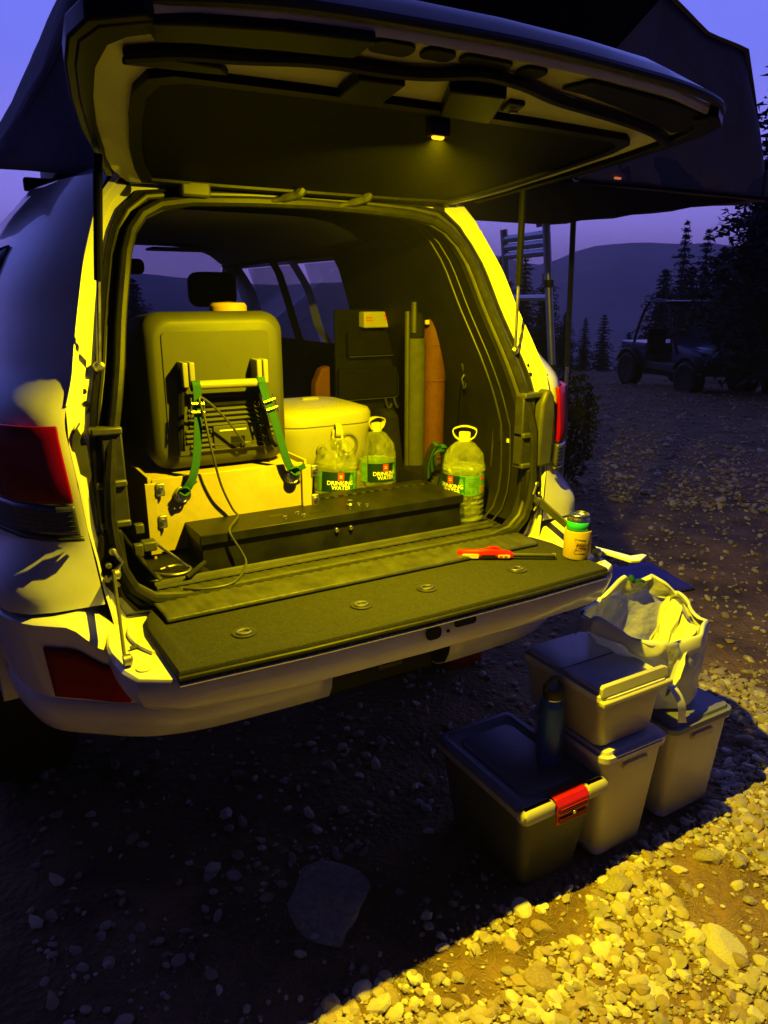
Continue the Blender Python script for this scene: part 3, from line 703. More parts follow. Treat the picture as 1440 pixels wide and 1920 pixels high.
# ---- drawer box
db = empty('storage_box', (0, .25, FZ), 'long low black lockable steel box behind the tailgate lip', 'box')
b = MB(); b.box((-.394, .140, .893), (.405, .36, .984)); b.build('case', 'black_box', db, bevel=.002)
b = MB(); b.box((-.400, .131, .976), (.410, .300, 1.0025)); ld_ = b.build('lid', 'black_box', db, bevel=.0025)
b = MB(); b.box((-.396, .309, .985), (.408, .362, 1.0025)); b.build('rear_strip', 'black_box', db, bevel=.0025)
b = MB(); b.tube([(-.39, .3045, 1.002), (.40, .3045, 1.002)], .004, 8)
b.build('hinge', 'black_plastic', db)
b = MB()
for i in range(26): b.box((-.385+i*.0305, .2985, .9985), (-.385+i*.0305+.015, .3105, 1.0065))
b.build('hinge_knuckle', 'black_box', db)
for x, y in ((.053, .19),):
    b = MB(); b.lathe([(.012, 0), (.012, .006), (.008, .010), (.008, .018), (.001, .018)], 16, (x, y, 1.0025)); b.build('lock', 'steel', ld_)
for x, y in ((.085, .195), (.10, .175), (-.105, .20), (-.099, .172), (-.15, .178)):
    b = MB(); b.lathe([(.007, 0), (.006, .004), (.001, .005)], 10, (x, y, 1.0025)); b.build('screw', 'steel', ld_)
b = MB(); b.box((-.075, .178, 1.0027), (-.03, .187, 1.0035)); b.build('slot', 'rubber', ld_)
b = MB(); b.box((-.02, .183, 1.0027), (-.006, .189, 1.0035)); b.build('slot', 'rubber', ld_)
b = MB()
for k in range(7): b.box((-.185+k*.006, .195, 1.0027), (-.182+k*.006, .215, 1.0034))
b.build('vent', 'grey_plastic', ld_)
for x in (-.016, .028):
    b = MB(); b.lathe([(.006, 0), (.0075, .003), (.005, .007), (.001, .008)], 12, (x, .1395, .956), Matrix.Rotation(radians(90), 4, 'X')); b.build('button_head', 'steel', db)

# ---- fridge slide
fs = empty('fridge_slide', (-.27, .55, FZ), 'tan metal slide tray carrying the grey fridge behind the black box', 'tray')
b = MB(); b.box((-.475, .270, .93), (-.055, .276, 1.128)); b.build('front_plate', 'galv', fs, bevel=.0015)
b = MB(); b.box((-.478, .277, 1.10), (-.055, .85, 1.122)); b.build('deck', 'galv', fs, bevel=.0015)
for x in (-.484, -.05):
    b = MB(); b.box((x-.004, .262, .90), (x+.004, .9, 1.136)); b.build('side_plate', 'galv', fs, bevel=.001)
    b = MB(); b.box((x-.012, .258, .93), (x+.016, .268, 1.12)); b.build('bracket', 'galv', fs, bevel=.0015)
    for z in (1.105, 1.02):
        b = MB(); b.box((x+.014, .252, z-.02), (x+.036, .262, z+.014)); lt_ = b.build('latch', 'dull_steel', fs, bevel=.003)
        b = MB(); b.lathe([(.006, 0), (.006, .006), (.001, .007)], 10, (x+.025, .252, z), Matrix.Rotation(radians(90), 4, 'X')); b.build('rivet', 'steel', lt_)
RG = [(-.402, .250, 1.088), (-.093, .250, 1.100)]
for x, y, z in RG:
    b = MB(); b.lathe([(.022, 0), (.022, .006), (.012, .012), (.001, .012)], 16, (x, y+.018, z-.008), Matrix.Rotation(radians(90), 4, 'X')); rg_ = b.build('anchor', 'dull_steel', fs)
    b = MB(); b.tube([(x+.016*cos(a), y-.002, z-.004+.018*sin(a)) for a in np.linspace(0, 2*pi, 18)], .0035, 6); b.build('ring', 'steel', rg_)
# ---- fridge (end face towards the tailgate)
fr = empty('camping_fridge', (-.26, .6, 1.122), 'grey portable fridge with a carry handle and louvred end, standing behind the black box', 'fridge')
fc = Vector((-.262, 0, 1.3345)); b = MB()
b.loft([[Vector((fc.x+px*k, y, fc.z+pz*k)) for px, pz in rrect(.385, .412, .055, 6)] for y, k in ((.325, .86), (.327, .89), (.337, .95), (.352, .99), (.37, 1), (.62, .93), (.64, .90))])
fb = b.build('body', 'fridge_grey', fr, ang=28)
b = MB(); b.loft([[Vector((fc.x-.004+px*k, y, fc.z+pz*k-.004)) for px, pz in rrect(.288, .322, .012, 4)] for y, k in ((.3275, 1), (.3225, 1), (.3215, .992))]); b.build('end_panel', 'fridge_grey', fr, ang=28)
# louvres
for k in range(9):
    z = 1.292-k*.0135
    w0, w1 = (-.355, -.150)
    if 4 <= k <= 6: w0, w1 = (-.365, -.300)
    b = MB(); b.add([(w0, .3200, z), (w1, .3200, z), (w1, .3130, z-.0055), (w0, .3130, z-.0055), (w0, .3200, z-.011), (w1, .3200, z-.011)], [(0, 1, 2, 3), (3, 2, 5, 4)]); b.build('louvre', 'fridge_grey', fr, smooth=False)
    if 4 <= k <= 6:
        b = MB(); b.add([(-.165, .3200, z), (-.120, .3200, z), (-.120, .3130, z-.0055), (-.165, .3130, z-.0055), (-.165, .3200, z-.011), (-.120, .3200, z-.011)], [(0, 1, 2, 3), (3, 2, 5, 4)]); b.build('louvre', 'fridge_grey', fr, smooth=False)
b = MB(); b.box((-.292, .3150, 1.175), (-.170, .321, 1.243)); b.build('socket_panel', 'fridge_grey', fr, bevel=.002)
b = MB(); b.box((-.245, .3135, 1.180), (-.205, .3148, 1.212)); b.build('socket', 'black_box', fr, bevel=.001)
b = MB(); b.box((-.218, .304, 1.178), (-.192, .3145, 1.196)); b.build('plug', 'grey_plastic', fr, bevel=.003)
b = MB(); b.box((-.275, .3138, 1.228), (-.20, .3148, 1.232)); b.build('badge', 'cream', fr)
b = MB(); b.box((-.352, .3135, 1.297), (-.160, .3205, 1.322)); b.build('recess', 'black_box', fr, bevel=.002)
# handle
for x in (-.358, -.160):
    for dx in (-.010, .0075):
        b = MB(); b.box((x+dx-.0075, .268, 1.355), (x+dx+.0065, .322, 1.418)); b.build('handle_bracket', 'handle_grey', fr, bevel=.003)
b = MB(); b.tube([(-.352, .272, 1.360), (-.165, .272, 1.358)], .0115, 12); b.build('handle_bar', 'handle_grey', fr)
# ---- green straps
def strap(name, P, w, label, tail=None, buckle=None):
    o = empty(name, P[-1], label, 'strap', 'green straps holding the fridge')
    def ribbon(Q, w, nm, mt, th=.0016):
        Q = [Vector(q) for q in Q]; rows = []
        for i, q in enumerate(Q):
            d = (Q[min(i+1, len(Q)-1)]-Q[max(i-1, 0)]).normalized(); sd = d.cross(Vector((0, -1, 0))).normalized()
            n_ = sd.cross(d)
            rows.append([q-sd*w/2-n_*th, q+sd*w/2-n_*th, q+sd*w/2+n_*th, q-sd*w/2+n_*th])
        b = MB(); b.loft(rows); return b.build(nm, mt, o, ang=50)
    ribbon(smooth_path(P, 4), w, 'webbing', 'green_web')
    x, y, z = P[0]
    b = MB(); b.lathe([(.0145, -w/2), (.0145, w/2), (.0125, w/2), (.0125, -w/2), (.0145, -w/2)], 16, (x, .272, 1.359), Matrix.Rotation(radians(90), 4, 'Y')); b.build('loop', 'green_web', o)
    bx = Vector(buckle); d = (Vector(P[2])-Vector(P[0])).normalized(); sd = d.cross(Vector((0, -1, 0))).normalized()
    for s in (-1, 1):
        b = MB(); c0 = bx+sd*s*.0165+Vector((0, -.004, 0)); b.tube([c0-d*.026, c0+d*.026], .0028, 6); b.build('buckle', 'steel', o)
    for k in (-.012, .010):
        b = MB(); c0 = bx+d*k+Vector((0, -.007, 0)); b.tube([c0-sd*.016, c0+sd*.016], .004, 8); b.build('buckle_bar', 'steel', o)
    for k, (ax, az, bx_, bz) in enumerate(tail or []):
        ribbon(smooth_path([P[-1], (P[-1][0]+ax, P[-1][1]-.010, P[-1][2]+az), (P[-1][0]+bx_, P[-1][1]-.012, P[-1][2]+bz)], 4), w*.7, 'loose_end', 'green_web')
    b = MB(); q = Vector(P[-1]); b.tube(smooth_path([q+Vector((-.012, -.004, .012)), q+Vector((.004, -.012, .018)), q+Vector((.013, -.006, .006)), q+Vector((.0, -.012, -.004)), q+Vector((-.012, -.004, .004))], 3), .006, 6, .6); b.build('knot', 'green_web', o)
strap('fridge_strap', [(-.345, .257, 1.356), (-.346, .256, 1.31), (-.352, .25, 1.25), (-.362, .246, 1.18), (-.378, .243, 1.125), (-.402, .246, 1.088)], .021, 'left green webbing strap from the fridge handle down to the ring above the box', [( .012, .02, .03, .035)], (-.350, .252, 1.305))
strap('fridge_strap', [(-.170, .257, 1.356), (-.162, .256, 1.325), (-.146, .25, 1.27), (-.128, .246, 1.20), (-.112, .244, 1.14), (-.093, .246, 1.106)], .021, 'right green webbing strap from the fridge handle to the ring beside the toilet', [(.012, .012, .03, .020)], (-.153, .252, 1.300))
# dark strap hanging on the left of the fridge
b = MB(); b.tube(smooth_path([(-.372, .295, 1.40), (-.378, .29, 1.33), (-.385, .292, 1.25), (-.388, .288, 1.19)], 4), .010, 6, .5); tag(b.build('utility_strap', 'black_cloth', loc=(-.38, .29, 1.19)), 'black webbing strap hanging from the left side of the fridge handle', 'strap')
b = MB(); b.tube(smooth_path([(-.168, .30, 1.35), (-.150, .302, 1.27), (-.135, .305, 1.20), (-.118, .306, 1.175)], 4), .012, 6, .5); tag(b.build('utility_strap', 'black_cloth', loc=(-.12, .3, 1.17)), 'black webbing strap hanging behind the right green strap', 'strap')
# cable
cp = [(-.212, .302, 1.187), (-.22, .288, 1.20), (-.28, .268, 1.28), (-.342, .245, 1.332), (-.337, .235, 1.28), (-.326, .225, 1.19), (-.305, .235, 1.10), (-.275, .25, 1.03), (-.262, .245, 1.008), (-.285, .20, 1.0075), (-.318, .145, 1.0075), (-.322, .126, .995), (-.300, .118, .95), (-.293, .105, .925), (-.31, .07, .922), (-.335, .03, .9185), (-.37, -.005, .918), (-.41, -.012, .918), (-.45, .0, .918), (-.478, .022, .918)]
b = MB(); b.tube(smooth_path(cp, 6), .0032, 8); tag(b.build('power_cable', 'grey_plastic', loc=(-.3, .1, .92)), 'thin grey cable running from the fridge over the black box to the scuff plate', 'cable')
# pink lid behind the fridge
b = MB(); b.lathe([(.001, 0), (.050, 0), (.054, .006), (.054, .030), (.048, .038), (.001, .041)], 24, (-.150, .56, 1.522)); tag(b.build('jar', 'pink', loc=(-.15, .56, 1.522)), 'pale pink round tub on top of the grey fridge', 'tub')

# ---- portable toilet
to = empty('portable_toilet', (.145, .62, FZ), 'white portable toilet with a closed lid between the fridge and the dark panel', 'toilet')
def tring(w, d, r, z, cx=.135, cy=.64): return [Vector((cx+px, cy+py, z)) for px, py in rrect(w, d, r, 6)]
b = MB(); b.loft([tring(.29, .30, .06, .893), tring(.30, .31, .06, .91), tring(.305, .315, .06, 1.012), tring(.29, .30, .06, 1.022)]); b.build('waste_tank', 'toilet_grey', to, ang=40)
b = MB(); b.loft([tring(.27, .28, .07, 1.022), tring(.285, .295, .07, 1.03), tring(.315, .32, .08, 1.09), tring(.345, .345, .09, 1.16), tring(.352, .35, .09, 1.178), tring(.35, .35, .09, 1.184)]); up_ = b.build('tank', 'toilet_white', to, ang=40)
b = MB(); b.loft([tring(.338, .34, .09, 1.184), tring(.35, .35, .09, 1.188), tring(.35, .35, .09, 1.214), tring(.335, .335, .085, 1.228), tring(.26, .26, .07, 1.240), tring(.10, .10, .03, 1.246)]); ldt = b.build('lid', 'toilet_white', to, ang=50)
b = MB(); b.loft([[Vector((.15+px*k, .66+py*k, z)) for px, py in rrect(.07, .03, .014, 4)] for z, k in ((1.242, 1), (1.252, .9), (1.254, .7))]); b.build('catch', 'toilet_white', ldt)
b = MB(); b.lathe([(.017, 0), (.017, .006), (.013, .008), (.012, .003), (.001, .003)], 20, (.098, .470, 1.112), Matrix.Rotation(radians(94), 4, 'X')); b.build('gauge', 'toilet_grey', up_)
b = MB(); b.lathe([(.040, 0), (.040, .006), (.034, .008), (.032, .002), (.001, .002)], 26, (.190, .474, 1.12), Matrix.Rotation(radians(94), 4, 'X')); b.build('dial', 'toilet_grey', up_)
b = MB(); b.lathe([(.024, .003), (.022, .012), (.001, .013)], 20, (.190, .474, 1.12), Matrix.Rotation(radians(94), 4, 'X')); b.build('dial_cap', 'toilet_white', up_)

# ---- water bottles
def cyl_patch(c, r, a0, a1, z0, z1, m, name, parent, tilt, n=14):
    b = MB(); b.grid([[tilt @ Vector((r*cos(a), r*sin(a), z))+Vector(c) for a in np.linspace(radians(a0), radians(a1), n)] for z in (z0, z1)]); return b.build(name, m, parent, ang=180)
def cyl_text(c, r, a, z, txt, size, m, parent, tilt, name='lettering', shear=0):
    vs, fs = text_polys(txt, size, shear); b = MB()
    b.add([tilt @ Vector((r*cos(radians(a)+x/r), r*sin(radians(a)+x/r), z+y))+Vector(c) for x, y, _ in vs], fs); return b.build(name, m, parent, smooth=False)
def bottle(x, y, rot, tilt, label, fill, hrot, ribs=5):
    c = Vector((x, y, FZ)); o = empty('water_bottle', c, label, 'bottle', 'large water bottles in the cargo area')
    T = Matrix.Rotation(tilt[0], 3, 'X') @ Matrix.Rotation(tilt[1], 3, 'Y') @ Matrix.Diagonal((.9, .9, .9))
    R = .0745
    prof = [(.001, .004), (.05, .0), (.066, .003), (R, .014)]
    for k in range(4): z = .022+k*.018; prof += [(R, z), (R*.955, z+.007), (R*.955, z+.010), (R, z+.017)]
    prof += [(R, .098), (R*.985, .102), (R*.985, .180), (R*1.01, .185), (R*1.01, .190), (R*.97, .194), (R*1.0, .200), (R*.97, .206), (R*.95, .215), (R*.86, .238), (R*.70, .258), (R*.48, .275), (R*.27, .285), (R*.25, .296)]
    pr2 = [prof[0]]
    for (r0, z0_), (r1_, z1_) in zip(prof, prof[1:]):
        nn = max(1, int(abs(z1_-z0_)/.0035)); pr2 += [(r0+(r1_-r0)*q/nn, z0_+(z1_-z0_)*q/nn) for q in range(1, nn+1)]
    tw = lambda a, z: 1+(.034*sin(8*a+z*105)*min(1, (z-.206)/.012) if .206 < z < .282 else 0)+(.006*sin(9*a) if z < .1 else 0)
    b = MB(); b.lathe(pr2, 72, c, T.to_4x4(), tw); b.build('shell', 'pet', o, ang=40)
    wp = [(r_*.955, max(z, .006)) for r_, z in pr2 if z < fill]+[(R*.93 if fill < .2 else R*.6, fill), (.001, fill)]
    b = MB(); b.lathe(wp, 48, c, T.to_4x4(), tw); b.build('water', 'water', o, ang=25)
    z0, z1 = .106, .176; r1 = R+.0004; r2 = R+.0009; r3 = R+.0013
    lb = cyl_patch(c, r1, rot-178, rot+178, z0, z1, 'label_green', 'label', o, T, 60)
    cyl_patch(c, r2, rot-48, rot+32, z0+.0005, z1-.0005, 'navy', 'panel', lb, T)
    cyl_patch(c, r2, rot+32.1, rot+46, z0+.004, z1-.002, 'label_dkgreen', 'panel', lb, T)
    cyl_patch(c, r3, rot-3, rot+13, z1-.028, z1-.004, 'label_red', 'emblem', lb, T, 6)
    cyl_patch(c, r3+.0004, rot+1, rot+9, z1-.020, z1-.018, 'label_text', 'emblem_line', lb, T, 4)
    cyl_patch(c, r3+.0004, rot+1, rot+9, z1-.014, z1-.012, 'label_text', 'emblem_line', lb, T, 4)
    cyl_text(c, r3, rot+5, z1-.039, 'DRINKING', .0205, 'label_text', lb, T)
    cyl_text(c, r3, rot+7, z1-.055, 'WATER', .0205, 'label_text', lb, T)
    # green drop shapes and the paler information side
    for (a, z, w, hh) in ((36, .150, 12, .034), (40, .112, 9, .012)):
        b = MB(); pts = [(a+w/2*cos(t), z+hh/2*sin(t)) for t in np.linspace(0, 2*pi, 16)[:-1]]
        b.add([T @ Vector(((r3)*cos(radians(rot+p)), (r3)*sin(radians(rot+p)), q))+c for p, q in pts], [tuple(range(15))]); b.build('drop', 'label_green', lb, smooth=False)
    for k in range(5): cyl_patch(c, r2, rot+(52 if k < 3 else 56), rot+(86 if k < 3 else 76), z1-.012-k*.0065, z1-.0135-k*.0065, 'label_print', 'print_line', lb, T, 6)
    cyl_patch(c, r2, rot+92, rot+106, z1-.018, z1-.008, 'label_red', 'emblem', lb, T, 5)
    cyl_patch(c, r2, rot+90, rot+116, z0+.006, z0+.030, 'label_tan', 'panel', lb, T, 6)
    for k in range(5): cyl_patch(c, r3, rot+92+k*4.6, rot+94+k*4.6, z0+.008, z0+.028, 'print_brown', 'bar', lb, T, 3)
    for a0 in (-95,):
        cyl_patch(c, r2, rot+a0, rot+a0+26, z0+.004, z0+.026, 'label_tan', 'panel', lb, T, 6); cyl_patch(c, r2, rot+a0+4, rot+a0+18, z1-.024, z1-.012, 'label_red', 'emblem', lb, T, 5)
    for a0 in (56, 70):
        cyl_text(c, r3, rot+a0, z0+.012, 'O', .012, 'label_print', lb, T)
    b = MB(); b.lathe([(R*.30, .284), (R*.30, .291), (R*.27, .292), (R*.27, .312), (R*.24, .315), (.001, .315)], 20, c, T.to_4x4()); b.build('cap', 'cream', o, ang=40)
    # carry handle: broad flat loop
    H = Matrix.Rotation(hrot, 3, 'Z'); rows = []
    pth = smooth_path([(-.020, 0, .289), (-.034, 0, .300), (-.040, 0, .322), (-.020, 0, .332), (.0, 0, .335), (.020, 0, .332), (.040, 0, .322), (.034, 0, .300), (.020, 0, .289)], 4)
    for i, q in enumerate(pth):
        d = (pth[min(i+1, len(pth)-1)]-pth[max(i-1, 0)]).normalized(); n_ = Vector((0, 1, 0)).cross(d)
        w = .010
        rows.append([T @ (H @ (q+Vector((0, sx*w, 0))+n_*sy*.0016))+c for sx, sy in ((-1, -1), (1, -1), (1, 1), (-1, 1))])
    b = MB(); b.loft(rows); b.build('handle', 'cream', o, ang=50)
view = lambda x, y: math.degrees(math.atan2(CAMP.y-y, CAMP.x-x))
bottle(.122, .435, view(.122, .435)+8, (radians(-3), radians(5)), 'tilted water bottle nearest the fridge strap, in front of the toilet', .196, radians(70))
bottle(.315, .505, view(.315, .505)+24, (0, radians(0)), 'half-full water bottle at the right end of the toilet, middle one of three', .135, radians(15))
bottle(.468, .215, view(.455, .235)-42, (0, radians(0)), 'water bottle standing at the right end of the black box, its handle raised', .20, radians(-40))

# ---- things on the right of the cargo area
mo = empty('hanging_panel', (.56, .97, 1.2), 'dark hanging organiser panel with pockets and hooks behind the toilet', 'organiser')
b = MB(); b.box((.40, .965, .90), (.70, .98, 1.53)); b.build('board', 'black_cloth', mo, bevel=.004)
for (x0, x1, z0, z1) in ((.44, .665, 1.355, 1.45), (.40, .665, 1.19, 1.31)):
    b = MB(); b.box((x0, .935, z0), (x1, .964, z1)); pk = b.build('pocket', 'seat_cloth', mo, bevel=.008)
    b = MB(); b.tube([(x1-.004, .932, z1), (x1-.004, .932, z0+.01), (x1-.015, .932, z0), (x0, .932, z0)], .002, 5); b.build('piping', 'grey_plastic', pk)
for x in (.40, .435, .60, .64):
    b = MB(); b.tube(smooth_path([(x, .932, 1.19), (x+.002, .925, 1.165), (x+.012, .92, 1.150), (x+.024, .925, 1.165)], 4), .0045, 6); b.build('hook', 'grey_plastic', mo)
b = MB(); b.tube([(.475, .958, 1.17), (.475, .958, .95)], .005, 6); b.build('webbing', 'grey_plastic', mo)
fk = empty('first_aid_box', (.59, .94, 1.46), 'small pale case with red print above the dark organiser pockets', 'box')
b = MB(); b.box((.498, .915, 1.462), (.676, .963, 1.522)); fkb = b.build('case', 'cream', fk, bevel=.006)
for (x0, z0, w, hh) in ((.503, 1.498, .028, .004), (.503, 1.488, .034, .003), (.585, 1.502, .024, .010), (.588, 1.492, .022, .004), (.622, 1.478, .032, .005), (.596, 1.484, .010, .004)):
    b = MB(); b.box((x0, .9135, z0), (x0+w, .9145, z0+hh)); b.build('red_print', 'label_red', fkb)
b = MB(); b.tube([(.463, .55, 1.53), (.466, .55, .90)], .009, 8); b.tube([(.486, .545, 1.56), (.486, .545, 1.46)], .010, 8)
tag(b.build('bracket_post', 'grey_plastic', loc=(.466, .55, .90)), 'slim dark upright post left of the rolled olive bundle', 'post')
# olive rolled mat
rl = empty('rolled_mat', (.505, .57, FZ), 'upright olive rolled mat beside the rust-coloured tube', 'mat')
b = MB(); b.lathe([(.034, 0), (.036, .02), (.036, .50), (.034, .548), (.001, .55)], 18, (.506, .565, .893), None, lambda a, z: 1+.035*sin(3*a)+.02*mn.noise(Vector((a, z*9, 0)))); b.build('roll', 'olive_cloth', rl, ang=60)
b = MB(); b.lathe([(.028, .55), (.030, .56), (.030, .60), (.024, .63), (.001, .635)], 14, (.506, .565, .893)); b.build('end_cap', 'black_cloth', rl)
b = MB(); b.box((.519, .520, 1.487), (.533, .531, 1.502)); b.build('clip', 'cream', rl, bevel=.002)
ot = empty('tube', (.578, .56, FZ), 'tall rust-orange tube bag standing against the right lining', 'tube')
b = MB(); b.lathe([(.036, 0), (.038, .01), (.037, .13), (.039, .14), (.0385, .40), (.0405, .41), (.040, .52), (.041, .53), (.040, .57), (.030, .605), (.012, .622), (.001, .624)], 20, (.578, .555, .893), None, lambda a, z: 1+.02*sin(2*a+z*4)); b.build('sleeve', 'orange_cloth', ot, ang=40)
for z in (.135, .405, .525):
    b = MB(); b.lathe([(.0395, z-.003), (.041, z), (.0395, z+.003)], 20, (.578, .555, .893)); b.build('seam', 'orange_cloth', ot)
# loose orange corner behind the toilet
b = MB(); b.prism([(.28, .90, 1.15), (.345, .90, 1.16), (.345, .90, 1.33), (.31, .90, 1.32), (.285, .90, 1.27)], (0, .05, 0)); tag(b.build('pouch', 'orange_cloth', loc=(.31, .92, 1.15), bevel=.008), 'rust-orange pouch just behind the toilet lid', 'pouch')
# seat belt
sb = empty('seat_belt', (.60, .47, 1.25), 'grey seat belt with its buckle tongue hanging on the right lining', 'seat belt')
def ribbon3(P, wv, nm, mt, par, th=.0015):
    rows = []
    for q in P:
        q = Vector(q); wv_ = Vector(wv)
        rows.append([q-wv_, q+wv_, q+wv_+Vector((-th, -th, 0)), q-wv_+Vector((-th, -th, 0))])
    b = MB(); b.loft(rows); return b.build(nm, mt, par)
ribbon3([(.575, .33, 1.60), (.600, .38, 1.50), (.605, .40, 1.42), (.603, .41, 1.355)], (.014, .022, 0), 'webbing', 'olive_cloth', sb)
ribbon3([(.603, .42, 1.335), (.598, .43, 1.26), (.595, .44, 1.10)], (.012, .016, 0), 'webbing', 'rubber', sb)
b = MB(); b.tube(smooth_path([(.570, .375, 1.368), (.577, .38, 1.348), (.597, .40, 1.335), (.618, .42, 1.330), (.625, .425, 1.350)], 4), .0065, 8); b.build('guide', 'grey_plastic', sb)
b = MB(); b.tube([(.585, .385, 1.335), (.592, .385, 1.295), (.580, .38, 1.285), (.570, .38, 1.318), (.585, .385, 1.335)], .0035, 6); b.build('tongue', 'steel', sb)
# upper grab knob
b = MB(); b.lathe([(.012, 0), (.020, .006), (.020, .018), (.012, .024), (.001, .025)], 14, (.535, .40, 1.60), Matrix.Rotation(radians(-90), 4, 'Y')); tag(b.build('coat_hook', 'grey_plastic', car), None); 
# trim details on the right lining
b = MB(); b.prism([(.595, .20, 1.135), (.592, .128, 1.135), (.590, .128, 1.200), (.596, .20, 1.215)], (-.006, 0, 0)); pk = b.build('socket_cover', 'black_box', car, bevel=.002)
b = MB(); b.box((.582, .140, 1.143), (.587, .152, 1.155)); b.build('socket_tab', 'cream', pk)
b = MB(); b.lathe([(.008, 0), (.008, .008), (.001, .010)], 12, (.590, .105, 1.11), Matrix.Rotation(radians(-90), 4, 'Y')); b.build('button', 'grey_plastic', car)
b = MB(); b.tube(smooth_path([(.575, .30, 1.50), (.585, .25, 1.36), (.60, .24, 1.22), (.605, .25, 1.0)], 5), .006, 6); b.build('lining_seam', 'black_plastic', car)
# wheel-arch box behind the bottle and dark floor bag
b = MB(); b.loft([[Vector((.52+px*k, .52+py*k, z)) for px, py in rrect(.20, .36, .05, 4)] for z, k in ((.893, 1), (.98, 1), (1.005, .9))]); tag(b.build('storage_tub', 'olive_cloth', loc=(.52, .52, .893)), 'low olive bin behind the right-hand water bottle', 'bin') if False else b.build('wheel_arch_cover', 'trim_plastic', car)
# green strap bundle behind the bottle
gs_ = empty('strap_bundle', (.45, .34, FZ), 'bundle of dark green webbing straps behind the right water bottle', 'straps')
for k in range(6):
    a = k*.9; P_ = smooth_path([(.405+.008*k, .34, 1.0+.01*k), (.40+.006*k, .33, 1.06+.008*k), (.425+.008*k, .325, 1.12+.006*k*cos(a)), (.46+.004*k, .33, 1.09), (.465, .335, 1.02-.008*k), (.44+.006*k, .34, .93)], 4)
    b = MB(); b.tube(P_, .009, 6, .35); b.build('webbing', 'green_web' if k % 2 else 'black_cloth', gs_)
# black bag leaning behind second bottle
b = MB(); b.loft([[Vector((.425+px*k+dx, .60+py*k, z)) for px, py in rrect(.07, .12, .025, 4)] for z, k, dx in ((.893, .9, 0), (.91, 1, 0), (1.05, 1, -.01), (1.18, .9, -.02), (1.20, .6, -.02))]); tag(b.build('bag', 'black_cloth', loc=(.42, .6, .893)), 'narrow black bag between the middle bottle and the olive roll', 'bag')
# left corner clutter
lc = empty('tool_roll', (-.50, .16, FZ), 'bent wire and hand tools lying in the left rear corner of the load floor', 'tools')
b = MB(); b.tube(smooth_path([(-.52, .14, .925), (-.49, .10, .928), (-.45, .10, .927), (-.43, .13, .927), (-.46, .16, .928), (-.50, .15, .928)], 5), .003, 6); b.build('wire_loop', 'dull_steel', lc)
b = MB(); b.tube([(-.50, .17, .99), (-.44, .115, .935)], .004, 6); b.build('rod', 'steel', lc)
b = MB(); b.box((-.535, .155, .975), (-.500, .19, 1.0)); b.build('tool_head', 'grey_plastic', lc, bevel=.004)
b = MB(); b.tube([(-.40, .10, .945), (-.455, .07, .925)], .006, 8); b.build('handle', 'rubber', lc)
b = MB(); b.lathe([(.016, 0), (.018, .01), (.010, .02), (.001, .022)], 12, (-.525, .10, .915)); b.build('knob', 'black_plastic', lc)
b = MB(); rows = [[Vector((-.56+.17*u, .085+.30*v, .908+.010*mn.noise(Vector((u*4, v*5, 2)))+.10*max(0, .25-u)*3)) for u in np.linspace(0, 1, 14)] for v in np.linspace(0, 1, 16)]
b.grid(rows); b.build('corner_trim', 'trim_plastic', car, ang=60, solid=.01)
for (x, y, z, w) in ((-.548, .12, 1.05, .012), (-.55, .14, .99, .016)):
    b = MB(); b.box((x-.01, y-.01, z-w), (x+.012, y+.01, z+w)); b.build('lining_clip', 'grey_plastic', car, bevel=.003)

# ---- on the tailgate
li = empty('gas_lighter', (.34, -.15, .9005), 'red long-nosed gas lighter lying on the tailgate carpet', 'lighter')
A_ = Vector((.232, -.088, .912)); D_ = Vector((.2165, -.132, 0)).normalized(); U_ = Vector((0, 0, 1)); N_ = D_.cross(U_)   # towards the camera
def lp(a, u, n): return A_+D_*a+U_*u+N_*n
def lbody(st): return [[lp(a, uc+hh*cu, wn*cn) for cu, cn in ((-1, -.6), (-.6, -1), (.6, -1), (1, -.6), (1, .6), (.6, 1), (-.6, 1), (-1, .6))] for a, uc, hh, wn in st]
b = MB(); b.loft(lbody([(0, 0, .007, .006), (.006, .0, .0115, .009), (.06, .0, .0118, .010), (.085, .003, .0135, .010), (.105, .002, .0125, .010), (.120, .000, .0118, .010), (.142, -.001, .0098, .009), (.150, -.002, .006, .006)])); lb_ = b.build('body', 'red_plastic', li, ang=40)
b = MB(); b.tube([lp(.150, -.002, 0), lp(.262, -.003, 0)], .0062, 10); nz_ = b.build('barrel', 'black_plastic', li)
b = MB(); b.tube([lp(.255, -.003, -.001), lp(.264, -.003, -.001)], .0068, 10); b.build('tip', 'dull_steel', nz_)
b = MB(); b.loft([[lp(.036+px*k, -.003+pz*k, .0088+dn) for px, pz in rrect(.046, .013, .004, 3)] for dn, k in ((0, 1), (.0025, .93))]); b.build('sticker', 'cream', lb_)
b = MB(); b.loft([[lp(.125+px*k, -.003+pz*k, .0085+dn) for px, pz in rrect(.034, .009, .003, 3)] for dn, k in ((0, 1), (.0025, .93))]); b.build('sticker', 'cream', lb_)
for a in (.117, .130):
    b = MB(); b.loft([[lp(a+px*k, -.003+pz*k, .0112+dn) for px, pz in rrect(.009, .003, .001, 2)] for dn, k in ((0, 1), (.0006, .9))]); b.build('red_print', 'red_plastic', lb_)
b = MB(); b.loft([[lp(.083+px*k, -.004+pz*k, .0088+dn) for px, pz in rrect(.040, .010, .003, 3)] for dn, k in ((0, 1), (.002, .93))]); b.build('trigger_slot', 'black_box', lb_)
b = MB(); b.tube([lp(.096+.018*cos(a), .013+.007*sin(a), 0) for a in np.linspace(0, pi, 12)], .003, 6); b.build('trigger_guard', 'red_plastic', lb_)
b = MB(); b.tube(smooth_path([lp(.004, -.006, .006), lp(-.002, -.010, .010), lp(.004, -.0105, .016)], 4), .0015, 5); b.build('hook', 'red_plastic', lb_)
